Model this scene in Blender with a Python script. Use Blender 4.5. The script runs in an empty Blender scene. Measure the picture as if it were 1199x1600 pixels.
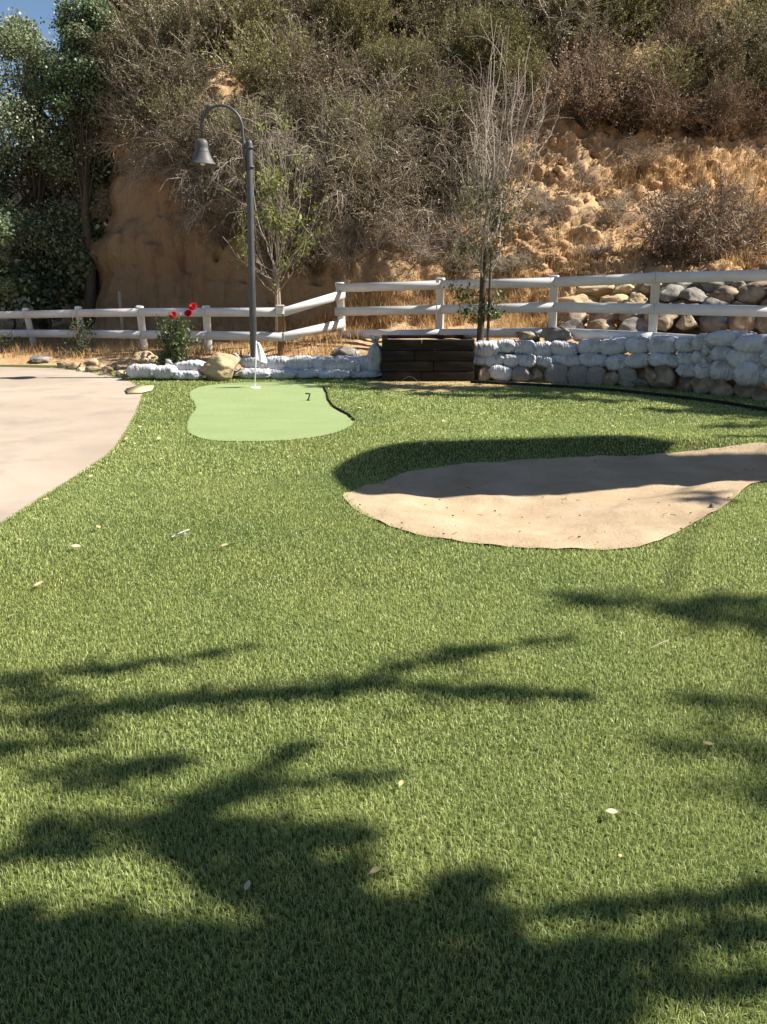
import bpy, bmesh, math, random
import numpy as np
from mathutils import Vector, noise
from mathutils.bvhtree import BVHTree

random.seed(7)
rng = np.random.default_rng(7)
R = math.radians
scene = bpy.context.scene
COL = scene.collection

# ------------------------------------------------------------------ camera maths
EYE, PITCH, F = 1.6, R(16.3), 1280.0
CP, SP = math.cos(PITCH), math.sin(PITCH)

def ray(px, py):
    a, b = (px - 599.5) / F, (800 - py) / F
    return Vector((a, CP + b * SP, -SP + b * CP))

def gnd(px, py, z=0.0):
    r = ray(px, py)
    return Vector((0, 0, EYE)) + r * ((z - EYE) / r.z)

def atY(px, py, Y):
    r = ray(px, py)
    return Vector((0, 0, EYE)) + r * (Y / r.y)

def pxm(p):                       # photo pixels per metre at a point
    d = p[1] * CP + (EYE - p[2]) * SP
    return F / d

AZ, EL = R(2), R(46)
SUN = Vector((math.cos(EL) * math.cos(AZ), math.cos(EL) * math.sin(AZ), math.sin(EL)))

# ------------------------------------------------------------------ materials
def new_mat(name):
    m = bpy.data.materials.new(name)
    m.use_nodes = True
    nt = m.node_tree
    return m, nt, nt.nodes['Principled BSDF']

def N(nt, t, **kw):
    n = nt.nodes.new(t)
    for k, v in kw.items():
        if k in n.inputs.keys():
            n.inputs[k].default_value = v
        else:
            setattr(n, k, v)
    return n

def ramp(nt, fac, stops):
    r = nt.nodes.new('ShaderNodeValToRGB')
    e = r.color_ramp.elements
    while len(e) < len(stops):
        e.new(0.5)
    for i, (p, c) in enumerate(stops):
        e[i].position = p
        e[i].color = (*c, 1)
    nt.links.new(fac, r.inputs['Fac'])
    return r.outputs['Color']

def surf_mat(name, stops, scale=4.0, detail=8, rough=0.85, bumps=((20, .3, .01),), spec=0.25, stretch=(1, 1, 1),
             second=None, coord='Object', distort=0.0):
    """noise-coloured matte surface; bumps = (scale, strength, distance) layers"""
    m, nt, b = new_mat(name)
    tc = N(nt, 'ShaderNodeTexCoord')
    mp = N(nt, 'ShaderNodeMapping')
    mp.inputs['Scale'].default_value = stretch
    nt.links.new(tc.outputs[coord], mp.inputs['Vector'])
    n1 = N(nt, 'ShaderNodeTexNoise', Scale=scale, Detail=detail, Roughness=0.62, Distortion=distort)
    nt.links.new(mp.outputs[0], n1.inputs['Vector'])
    col = ramp(nt, n1.outputs['Fac'], stops)
    if second:                                  # (scale, colour, lo, hi)
        n2 = N(nt, 'ShaderNodeTexNoise', Scale=second[0], Detail=6, Roughness=0.6)
        nt.links.new(mp.outputs[0], n2.inputs['Vector'])
        f = ramp(nt, n2.outputs['Fac'], [(second[2], (0, 0, 0)), (second[3], (1, 1, 1))])
        mx = N(nt, 'ShaderNodeMix', data_type='RGBA')
        nt.links.new(f, mx.inputs[0])
        nt.links.new(col, mx.inputs[6])
        mx.inputs[7].default_value = (*second[1], 1)
        col = mx.outputs[2]
    nt.links.new(col, b.inputs['Base Color'])
    b.inputs['Roughness'].default_value = rough
    b.inputs['Specular IOR Level'].default_value = spec
    prev = None
    for s, st, di in bumps:
        nb = N(nt, 'ShaderNodeTexNoise', Scale=s, Detail=6, Roughness=0.65)
        nt.links.new(mp.outputs[0], nb.inputs['Vector'])
        bp = N(nt, 'ShaderNodeBump', Strength=st, Distance=di)
        nt.links.new(nb.outputs['Fac'], bp.inputs['Height'])
        if prev:
            nt.links.new(prev, bp.inputs['Normal'])
        prev = bp.outputs['Normal']
    if prev:
        nt.links.new(prev, b.inputs['Normal'])
    return m

def leaf_mat(name, stops, rough=0.5, trans=0.3, spec=0.3):
    """one colour per leaf (random per island), a little light through it"""
    m, nt, b = new_mat(name)
    g = N(nt, 'ShaderNodeNewGeometry')
    oi = N(nt, 'ShaderNodeObjectInfo')
    ma = N(nt, 'ShaderNodeMath', operation='MULTIPLY_ADD')
    nt.links.new(oi.outputs['Random'], ma.inputs[0])
    ma.inputs[1].default_value = 0.5
    ma.inputs[2].default_value = -0.25
    ad = N(nt, 'ShaderNodeMath', operation='ADD', use_clamp=True)
    nt.links.new(g.outputs['Random Per Island'], ad.inputs[0])
    nt.links.new(ma.outputs[0], ad.inputs[1])
    col = ramp(nt, ad.outputs[0], stops)
    nt.links.new(col, b.inputs['Base Color'])
    b.inputs['Roughness'].default_value = rough
    b.inputs['Specular IOR Level'].default_value = spec
    if trans > 0:
        t = N(nt, 'ShaderNodeBsdfTranslucent')
        nt.links.new(col, t.inputs['Color'])
        mx = N(nt, 'ShaderNodeMixShader')
        mx.inputs[0].default_value = trans
        nt.links.new(b.outputs[0], mx.inputs[1])
        nt.links.new(t.outputs[0], mx.inputs[2])
        nt.links.new(mx.outputs[0], nt.nodes['Material Output'].inputs['Surface'])
    return m

M = {}
M['earth'] = surf_mat('earth', [(.25, (.33, .195, .10)), (.5, (.51, .335, .18)), (.75, (.63, .455, .275))], 0.7, 10, .95,
                      ((6, .5, .06), (22, .7, .03), (80, .7, .012)), .1, second=(0.35, (.40, .225, .115), .52, .7))
_nt = M['earth'].node_tree
_b = _nt.nodes['Principled BSDF']; _lk = _b.inputs['Base Color'].links[0]; _src = _lk.from_socket
_tc = N(_nt, 'ShaderNodeTexCoord'); _mp = N(_nt, 'ShaderNodeMapping'); _mp.inputs['Scale'].default_value = (2.6, 2.6, .3)
_n = N(_nt, 'ShaderNodeTexNoise', Scale=1.4, Detail=9, Roughness=.7, Distortion=.4)
_nt.links.new(_tc.outputs['Object'], _mp.inputs['Vector']); _nt.links.new(_mp.outputs[0], _n.inputs['Vector'])
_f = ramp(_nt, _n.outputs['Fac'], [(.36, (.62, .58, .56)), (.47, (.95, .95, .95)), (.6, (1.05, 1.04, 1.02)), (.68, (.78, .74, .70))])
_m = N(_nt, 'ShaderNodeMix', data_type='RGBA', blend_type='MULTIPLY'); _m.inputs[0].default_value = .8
_nt.links.new(_src, _m.inputs[6]); _nt.links.new(_f, _m.inputs[7]); # darker brown clay on the cut cliff, some of its shade mixed into the colour
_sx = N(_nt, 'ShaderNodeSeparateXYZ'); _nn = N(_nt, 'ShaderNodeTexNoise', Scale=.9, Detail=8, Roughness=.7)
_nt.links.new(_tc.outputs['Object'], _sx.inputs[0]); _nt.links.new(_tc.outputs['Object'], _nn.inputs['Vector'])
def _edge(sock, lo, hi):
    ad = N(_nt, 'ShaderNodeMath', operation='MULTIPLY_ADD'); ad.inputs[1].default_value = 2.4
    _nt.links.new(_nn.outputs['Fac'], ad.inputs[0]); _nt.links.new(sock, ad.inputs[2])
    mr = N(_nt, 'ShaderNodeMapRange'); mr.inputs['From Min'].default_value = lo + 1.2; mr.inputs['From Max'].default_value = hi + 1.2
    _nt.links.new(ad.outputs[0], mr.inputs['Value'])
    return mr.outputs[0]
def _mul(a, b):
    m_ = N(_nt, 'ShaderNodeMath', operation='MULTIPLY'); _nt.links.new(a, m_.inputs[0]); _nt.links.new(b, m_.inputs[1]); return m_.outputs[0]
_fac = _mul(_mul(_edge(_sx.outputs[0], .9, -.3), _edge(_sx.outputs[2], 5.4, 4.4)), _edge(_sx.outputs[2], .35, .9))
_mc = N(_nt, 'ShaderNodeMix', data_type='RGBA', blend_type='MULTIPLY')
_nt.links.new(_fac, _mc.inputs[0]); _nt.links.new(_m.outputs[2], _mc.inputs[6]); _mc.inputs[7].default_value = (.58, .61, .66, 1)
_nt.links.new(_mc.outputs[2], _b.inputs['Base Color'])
M['berm'] = surf_mat('berm', [(.3, (.30, .19, .10)), (.55, (.43, .29, .165)), (.75, (.52, .37, .22))], 2.5, 10, .95,
                     ((9, .6, .03), (50, .6, .01)), .1)
M['lawn_base'] = surf_mat('lawn_base', [(.35, (.05, .062, .02)), (.65, (.10, .115, .04))], 60, 6, .95, ((200, .5, .01),), .1)
M['putting'] = surf_mat('putting', [(.3, (.245, .31, .135)), (.7, (.295, .365, .165))], 1.2, 8, .9,
                        ((380, .8, .006), (40, .4, .006), (3, .15, .01)), .15, stretch=(1, 2.5, 1), second=(110, (.185, .25, .10), .46, .7))
M['sand'] = surf_mat('sand', [(.3, (.33, .245, .15)), (.55, (.42, .32, .21)), (.75, (.48, .375, .255))], 2.2, 10, .95,
                     ((6, .35, .03), (40, .6, .012), (300, .5, .004)), .1, second=(55, (.34, .23, .13), .60, .72))
M['concrete'] = surf_mat('concrete', [(.3, (.315, .255, .195)), (.55, (.38, .312, .243)), (.75, (.43, .362, .287))], .55, 10, .9,
                         ((120, .2, .003), (7, .1, .01)), .2, second=(1.6, (.28, .225, .18), .5, .78), distort=.6)
M['white'] = surf_mat('white_paint', [(.3, (.58, .555, .54)), (.6, (.68, .66, .645)), (.8, (.74, .72, .71))], 2.5, 8, .5,
                      ((30, .08, .003),), .35, second=(5, (.47, .42, .37), .66, .86))
M['brown_wood'] = surf_mat('brown_wood', [(.3, (.16, .085, .04)), (.7, (.30, .17, .09))], 8, 8, .8, ((60, .4, .004),), .2, stretch=(6, 6, .7))
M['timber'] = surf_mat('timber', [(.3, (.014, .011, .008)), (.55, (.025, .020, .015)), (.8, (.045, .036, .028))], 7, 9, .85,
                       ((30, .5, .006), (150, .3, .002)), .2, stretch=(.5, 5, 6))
M['pole'] = surf_mat('pole_paint', [(.3, (.055, .055, .058)), (.7, (.085, .085, .09))], 6, 6, .5, ((90, .15, .002),), .4)
M['shade'] = surf_mat('lamp_shade', [(.3, (.06, .059, .058)), (.7, (.095, .092, .09))], 5, 6, .55, ((70, .15, .002),), .4)
M['bulb'] = surf_mat('bulb_glass', [(.3, (.6, .55, .45)), (.7, (.7, .65, .55))], 5, 2, .2, (), .5)
M['bag'] = surf_mat('bag_cloth', [(.3, (.46, .46, .475)), (.6, (.56, .56, .575)), (.8, (.64, .635, .64))], 3, 8, .75,
                    ((9, .55, .02), (34, .5, .008), (350, .3, .002)), .25, second=(5, (.27, .235, .195), .5, .72))
M['bag_dirty'] = surf_mat('bag_cloth_dirty', [(.3, (.22, .195, .165)), (.6, (.32, .295, .26)), (.8, (.42, .39, .35))], 3, 8, .85,
                          ((11, .5, .03), (34, .4, .012), (350, .3, .002)), .2, second=(4, (.27, .21, .15), .5, .75))
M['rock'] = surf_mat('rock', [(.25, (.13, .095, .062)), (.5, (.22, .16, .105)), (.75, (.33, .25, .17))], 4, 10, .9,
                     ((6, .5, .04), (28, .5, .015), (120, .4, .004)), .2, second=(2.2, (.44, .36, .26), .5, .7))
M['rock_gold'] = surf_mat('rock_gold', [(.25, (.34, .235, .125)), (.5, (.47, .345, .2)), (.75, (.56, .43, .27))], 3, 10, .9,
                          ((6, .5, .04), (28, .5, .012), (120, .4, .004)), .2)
M['rock_grey'] = surf_mat('rock_grey', [(.25, (.11, .10, .088)), (.5, (.20, .18, .155)), (.75, (.33, .305, .265))], 5, 10, .9,
                          ((8, .6, .03), (40, .5, .012)), .2, second=(9, (.50, .48, .44), .6, .68))
M['grass'] = leaf_mat('turf_blade', [(0, (.215, .275, .07)), (.3, (.375, .445, .13)), (.6, (.515, .57, .195)), (.85, (.625, .66, .29)), (.95, (.66, .65, .38)), (1, (.52, .46, .28))], .4, .4, .4)
_nt = M['grass'].node_tree                       # broad worn and fresher areas in the turf
_b = _nt.nodes['Principled BSDF']; _src = _b.inputs['Base Color'].links[0].from_socket
_tc = N(_nt, 'ShaderNodeTexCoord'); _n = N(_nt, 'ShaderNodeTexNoise', Scale=.9, Detail=5, Roughness=.6)
_nt.links.new(_tc.outputs['Object'], _n.inputs['Vector'])
_f = ramp(_nt, _n.outputs['Fac'], [(.35, (.80, .86, .84)), (.55, (1, 1, 1)), (.72, (1.0, .95, .86))])
_m = N(_nt, 'ShaderNodeMix', data_type='RGBA', blend_type='MULTIPLY'); _m.inputs[0].default_value = 1
_nt.links.new(_src, _m.inputs[6]); _nt.links.new(_f, _m.inputs[7])
for _l in list(_src.links):
    if _l.to_node != _m: _nt.links.new(_m.outputs[2], _l.to_socket)
M['straw'] = leaf_mat('straw', [(0, (.33, .19, .075)), (.5, (.52, .34, .15)), (1, (.66, .49, .26))], .7, .25, .2)
M['poplar'] = leaf_mat('poplar_leaf', [(0, (.055, .078, .035)), (.4, (.135, .175, .08)), (.75, (.25, .295, .155)), (.93, (.39, .43, .28)), (1, (.52, .54, .40))], .32, .32, .45)
M['poplar_pale'] = leaf_mat('pale_leaf', [(0, (.10, .145, .07)), (.5, (.20, .265, .13)), (1, (.38, .43, .28))], .42, .35, .4)
M['shade_leaf'] = leaf_mat('shade_leaf', [(0, (.03, .06, .015)), (1, (.10, .16, .05))], .5, .15, .3)
M['scrub'] = leaf_mat('scrub_leaf', [(0, (.11, .10, .055)), (.5, (.23, .205, .115)), (.85, (.36, .32, .20)), (1, (.50, .43, .30))], .7, .2, .15)
M['olive'] = leaf_mat('olive_leaf', [(0, (.12, .12, .04)), (.5, (.23, .22, .085)), (1, (.38, .34, .16))], .7, .25, .15)
M['dead_leaf'] = leaf_mat('dead_leaf', [(0, (.12, .08, .05)), (.5, (.24, .165, .105)), (1, (.42, .31, .20))], .8, .15, .15)
M['rose_leaf'] = leaf_mat('rose_leaf', [(0, (.035, .065, .018)), (.5, (.075, .12, .035)), (1, (.16, .21, .08))], .45, .25, .4)
M['sapling_leaf'] = leaf_mat('sapling_leaf', [(0, (.14, .18, .04)), (.6, (.30, .33, .09)), (1, (.46, .43, .16))], .5, .4, .3)
M['petal'] = leaf_mat('rose_petal', [(0, (.45, .008, .02)), (1, (.72, .03, .06))], .5, .25, .3)
M['twig_grey'] = leaf_mat('twig_grey', [(0, (.15, .115, .085)), (.5, (.28, .225, .175)), (.85, (.42, .35, .285)), (1, (.58, .51, .43))], .8, 0, .15)
M['twig_brown'] = leaf_mat('twig_brown', [(0, (.07, .048, .032)), (.6, (.14, .10, .07)), (1, (.26, .20, .145))], .85, 0, .15)
M['twig_pale'] = leaf_mat('twig_pale', [(0, (.26, .21, .165)), (.6, (.40, .34, .275)), (1, (.56, .49, .41))], .8, 0, .15)
M['bark_dark'] = surf_mat('bark_dark', [(.3, (.055, .043, .03)), (.7, (.13, .10, .075))], 14, 8, .9, ((40, .7, .01),), .15, stretch=(4, 4, 1))
M['bark_pale'] = surf_mat('bark_pale', [(.3, (.24, .19, .14)), (.7, (.40, .33, .26))], 14, 8, .9, ((40, .5, .006),), .15, stretch=(4, 4, 1))
M['fallen'] = leaf_mat('fallen_leaf', [(0, (.45, .36, .13)), (.5, (.58, .50, .24)), (.8, (.62, .55, .38)), (1, (.40, .25, .11))], .6, .2, .25)
M['black'] = surf_mat('black_metal', [(.3, (.012, .012, .013)), (.7, (.025, .025, .026))], 6, 4, .45, (), .4)
M['card'] = surf_mat('cardboard', [(.3, (.50, .40, .22)), (.7, (.60, .49, .29))], 5, 6, .9, ((40, .2, .003),), .15)
M['sail'] = surf_mat('sail_cloth', [(.3, (.42, .35, .26)), (.7, (.50, .42, .32))], 3, 6, .8, ((200, .2, .002),), .15)
M['wire'] = surf_mat('wire_metal', [(.3, (.30, .29, .27)), (.7, (.42, .41, .39))], 8, 3, .45, (), .4)
M['hole'] = surf_mat('cup_plastic', [(.3, (.78, .78, .76)), (.7, (.84, .84, .82))], 8, 3, .45, (), .4)
M['flag'] = surf_mat('flag_cloth', [(.3, (.76, .76, .77)), (.7, (.83, .83, .84))], 6, 4, .7, ((40, .3, .006),), .2)

# ------------------------------------------------------------------ mesh building
class Geo:
    def __init__(s):
        s.v, s.f, s.n = [], [], 0
    def add(s, verts, faces):
        s.v.append(np.asarray(verts, float).reshape(-1, 3))
        fa = np.asarray(faces, dtype=np.int64)
        s.f.append(fa + s.n)
        s.n += len(s.v[-1])
        return s
    def raw(s, verts, polys):               # mixed polygons
        s.v.append(np.asarray(verts, float).reshape(-1, 3))
        for p in polys:
            s.f.append(np.asarray([p], dtype=np.int64) + s.n)
        s.n += len(s.v[-1])
        return s
    def arrays(s):
        return np.concatenate(s.v)
    def tube(s, pts, rad, sides=5, cap=False):
        pts = [Vector(p) for p in pts]
        n = len(pts)
        if not hasattr(rad, '__len__'):
            rad = [rad] * n
        vs = []
        t0 = (pts[1] - pts[0]).normalized()
        a = t0.orthogonal().normalized()
        for i in range(n):
            t = (pts[min(i + 1, n - 1)] - pts[max(i - 1, 0)])
            t = t.normalized() if t.length > 1e-9 else t0
            a = (a - t * a.dot(t))
            a = a.normalized() if a.length > 1e-6 else t.orthogonal().normalized()
            b = t.cross(a)
            for k in range(sides):
                an = 2 * math.pi * k / sides
                vs.append(pts[i] + (a * math.cos(an) + b * math.sin(an)) * rad[i])
        fs = []
        for i in range(n - 1):
            for k in range(sides):
                k2 = (k + 1) % sides
                fs.append((i * sides + k, i * sides + k2, (i + 1) * sides + k2, (i + 1) * sides + k))
        base = s.n
        s.add([tuple(v) for v in vs], fs)
        if cap:
            s.f.append(np.asarray([[base + k for k in range(sides)][::-1]]))
            s.f.append(np.asarray([[base + (n - 1) * sides + k for k in range(sides)]]))
        return s
    def box(s, lo, hi, bev=0.0):
        bm = bmesh.new()
        bmesh.ops.create_cube(bm, size=1)
        lo, hi = Vector(lo), Vector(hi)
        for v in bm.verts:
            v.co = Vector([(lo[i] + hi[i]) / 2 + v.co[i] * (hi[i] - lo[i]) for i in range(3)])
        if bev > 0:
            bmesh.ops.bevel(bm, geom=bm.edges[:], offset=bev, segments=2, affect='EDGES', profile=.7)
        s.from_bm(bm)
        return s
    def from_bm(s, bm, mtx=None):
        bm.verts.index_update()
        vs = [tuple(mtx @ v.co if mtx else v.co) for v in bm.verts]
        s.raw(vs, [[v.index for v in f.verts] for f in bm.faces])
        bm.free()
        return s
    def lathe(s, prof, seg=24, c=(0, 0, 0)):
        vs = []
        for r_, z in prof:
            for k in range(seg):
                a = 2 * math.pi * k / seg
                vs.append((c[0] + r_ * math.cos(a), c[1] + r_ * math.sin(a), c[2] + z))
        fs = []
        for i in range(len(prof) - 1):
            for k in range(seg):
                k2 = (k + 1) % seg
                fs.append((i * seg + k, i * seg + k2, (i + 1) * seg + k2, (i + 1) * seg + k))
        return s.add(vs, fs)

def build(name, geo, mat, parent=None, origin=(0, 0, 0), smooth=True):
    V = geo.arrays() - np.asarray(origin, float)
    me = bpy.data.meshes.new(name)
    sizes, loops = [], []
    for a in geo.f:
        sizes.append(np.full(len(a), a.shape[1], dtype=np.int32))
        loops.append(a.reshape(-1))
    sizes = np.concatenate(sizes)
    loops = np.concatenate(loops).astype(np.int32)
    starts = np.concatenate(([0], np.cumsum(sizes)[:-1])).astype(np.int32)
    me.vertices.add(len(V))
    me.vertices.foreach_set('co', V.astype(np.float32).ravel())
    me.loops.add(len(loops))
    me.loops.foreach_set('vertex_index', loops)
    me.polygons.add(len(sizes))
    me.polygons.foreach_set('loop_start', starts)
    me.update(calc_edges=True)
    me.validate()
    if smooth:
        me.polygons.foreach_set('use_smooth', np.ones(len(me.polygons), dtype=bool))
    me.materials.append(mat)
    o = bpy.data.objects.new(name, me)
    COL.objects.link(o)
    if parent:
        o.parent = parent
    else:
        o.location = origin
    return o

def tag(o, label=None, cat=None, group=None, kind=None):
    if label: o['label'] = label
    if cat: o['category'] = cat
    if group: o['group'] = group
    if kind: o['kind'] = kind
    return o

def thing(name, loc, label, cat, group=None):
    o = bpy.data.objects.new(name, None)
    o.empty_display_size = .2
    COL.objects.link(o)
    o.location = loc
    return tag(o, label, cat, group)

def copy_thing(o, loc, rz=0, sc=(1, 1, 1), label=None, group=None, rot=None):
    c = o.copy(); COL.objects.link(c)
    c.location = loc; c.rotation_euler = rot if rot else (0, 0, rz); c.scale = sc
    if label: c['label'] = label
    if group: c['group'] = group
    for ch in o.children:
        d = ch.copy(); COL.objects.link(d); d.parent = c
        for g in ch.children:
            e = g.copy(); COL.objects.link(e); e.parent = d
    return c

def smooth_closed(pts, per=8):
    pts = [Vector(p) for p in pts]
    out = []
    n = len(pts)
    for i in range(n):
        p0, p1, p2, p3 = pts[i - 1], pts[i], pts[(i + 1) % n], pts[(i + 2) % n]
        for k in range(per):
            t = k / per
            out.append(.5 * ((2 * p1) + (p2 - p0) * t + (2 * p0 - 5 * p1 + 4 * p2 - p3) * t * t + (3 * p1 - p0 - 3 * p2 + p3) * t ** 3))
    return out

def in_poly(X, Y, poly):
    X, Y = np.asarray(X), np.asarray(Y)
    ins = np.zeros(X.shape, bool)
    n = len(poly)
    for i in range(n):
        x1, y1 = poly[i][0], poly[i][1]
        x2, y2 = poly[(i + 1) % n][0], poly[(i + 1) % n][1]
        if y1 == y2: continue
        c = ((y1 > Y) != (y2 > Y)) & (X < (x2 - x1) * (Y - y1) / (y2 - y1) + x1)
        ins ^= c
    return ins

def dist_poly(X, Y, poly):
    d = np.full(np.asarray(X).shape, 1e9)
    n = len(poly)
    for i in range(n):
        ax, ay = poly[i][0], poly[i][1]
        bx, by = poly[(i + 1) % n][0], poly[(i + 1) % n][1]
        l2 = (bx - ax) ** 2 + (by - ay) ** 2 + 1e-12
        t = np.clip(((X - ax) * (bx - ax) + (Y - ay) * (by - ay)) / l2, 0, 1)
        d = np.minimum(d, np.hypot(X - ax - t * (bx - ax), Y - ay - t * (by - ay)))
    return d

def sstep(x):
    x = np.clip(x, 0, 1)
    return x * x * (3 - 2 * x)

# ------------------------------------------------------------------ lawn, bunker, green, driveway
rim_px = [(522, 745), (532, 728), (575, 706), (640, 694), (760, 689), (900, 685), (1040, 687), (1130, 692), (1199, 695), (1300, 700),
          (1400, 730), (1380, 790), (1199, 752), (1130, 792), (1065, 830), (1000, 857), (900, 862), (800, 858), (700, 847), (620, 829), (558, 800), (533, 772)]
RIM = [(p.x, p.y) for p in smooth_closed([gnd(*q) for q in rim_px], 6)]

def zlawn(X, Y):
    X, Y = np.asarray(X, float), np.asarray(Y, float)
    d = dist_poly(X, Y, RIM)
    w = 1.25 + (0.42 - 1.25) * sstep((Y - 5.6) / 1.4)
    z = np.where(in_poly(X, Y, RIM), -0.13 * sstep(d / w), 0.035 * (1 - sstep(d / 0.5)) * (sstep((Y - 6) / 1.5)))
    far = 0.035 * sstep((Y - 6) / 1.5)
    return np.where(in_poly(X, Y, RIM), z + far * (1 - sstep(d / .25)), z)

def hit(px, py):
    z = 0.0
    for _ in range(30):
        p = gnd(px, py, z)
        z = .5 * z + .5 * float(zlawn(np.array([p.x]), np.array([p.y]))[0])
    return p

sand_px = [(552, 769), (575, 760), (615, 748), (680, 733), (760, 724), (900, 717), (1040, 711), (1120, 706), (1199, 702), (1290, 708),
           (1370, 735), (1360, 780), (1197, 754), (1130, 794), (1063, 832), (998, 857), (900, 861), (800, 857), (700, 846), (620, 828), (560, 800), (536, 776)]
SAND = [(p.x, p.y) for p in smooth_closed([hit(*q) for q in sand_px], 6)]
green_px = [(296, 618), (303, 609), (325, 603), (370, 599), (430, 598), (480, 600), (508, 607), (510, 622), (518, 636), (543, 649),
            (553, 659), (543, 670), (510, 681), (450, 689), (380, 691), (330, 689), (300, 680), (292, 668), (297, 652), (306, 637)]
GREEN = [(p.x, p.y) for p in smooth_closed([gnd(*q) for q in green_px], 6)]
drive_px = [(-60, 864), (0, 821), (60, 782), (130, 738), (178, 702), (203, 664), (219, 630), (222, 611), (208, 599), (186, 591), (150, 584), (90, 576), (0, 570)]
DRIVE = [(gnd(*q).x, gnd(*q).y) for q in drive_px]
sm = smooth_closed([gnd(*q) for q in drive_px], 6)[:-6]
DRIVE = [(p.x, p.y) for p in sm[:-5]] + [(-9, 15.0), (-24, 15.4), (-24, -8), (-5.2, -8), (-4.2, 0), (-3.6, 2.4)]

# grid lawn
xs = np.arange(-7, 9.01, .08); ys = np.arange(-6, 15.01, .08)
GX, GY = np.meshgrid(xs, ys)
GZ = zlawn(GX, GY)
nx, ny = len(xs), len(ys)
idx = np.arange(nx * ny).reshape(ny, nx)
quads = np.stack([idx[:-1, :-1], idx[:-1, 1:], idx[1:, 1:], idx[1:, :-1]], -1).reshape(-1, 4)
g = Geo().add(np.stack([GX, GY, GZ], -1).reshape(-1, 3), quads)
tag(build('lawn', g, M['lawn_base']), kind='structure')

# far flat ground out to the horizon
g = Geo().add([(-400, -400, -.35), (400, -400, -.35), (400, 400, -.35), (-400, 400, -.35)], [(0, 1, 2, 3)])
tag(build('ground', g, M['berm']), kind='structure')

def sheet(name, poly, mat, dz, follow=False, step=.07, noise_amp=0.0):
    """a sheet with a clean outline: fan-free triangulation through bmesh, then gridded inside"""
    bm = bmesh.new()
    vs = [bm.verts.new((x, y, 0)) for x, y in poly]
    f = bm.faces.new(vs)
    if f.normal.z < 0: f.normal_flip()
    if follow:
        x0, x1 = min(p[0] for p in poly), max(p[0] for p in poly)
        y0, y1 = min(p[1] for p in poly), max(p[1] for p in poly)
        for x in np.arange(x0 + step * .37, x1, step):
            bmesh.ops.bisect_plane(bm, geom=bm.verts[:] + bm.edges[:] + bm.faces[:], plane_co=(x, 0, 0), plane_no=(1, 0, 0))
        for y in np.arange(y0 + step * .37, y1, step):
            bmesh.ops.bisect_plane(bm, geom=bm.verts[:] + bm.edges[:] + bm.faces[:], plane_co=(0, y, 0), plane_no=(0, 1, 0))
        X = np.array([v.co.x for v in bm.verts]); Y = np.array([v.co.y for v in bm.verts])
        Z = zlawn(X, Y)
        for v, z in zip(bm.verts, Z):
            v.co.z = z + dz + noise_amp * (noise.fractal(v.co * 2.2, .6, 2.0, 4) + .5 * noise.noise(v.co * 9))
    else:
        for v in bm.verts: v.co.z = dz
    bmesh.ops.triangulate(bm, faces=[f for f in bm.faces if len(f.verts) > 4])
    return tag(build(name, Geo().from_bm(bm), mat), kind='structure')

sheet('sand', SAND, M['sand'], .016, True, .05, .014)
sheet('putting_green', GREEN, M['putting'], .010)
sheet('driveway', DRIVE, M['concrete'], .006)
dirt = [(p.x, p.y) for p in smooth_closed([gnd(*q) for q in [(590, 597), (575, 603), (610, 611), (680, 614), (735, 611), (790, 606), (860, 604), (860, 598), (740, 592)]], 5)]
sheet('bare_soil', dirt, M['berm'], .012)

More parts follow.
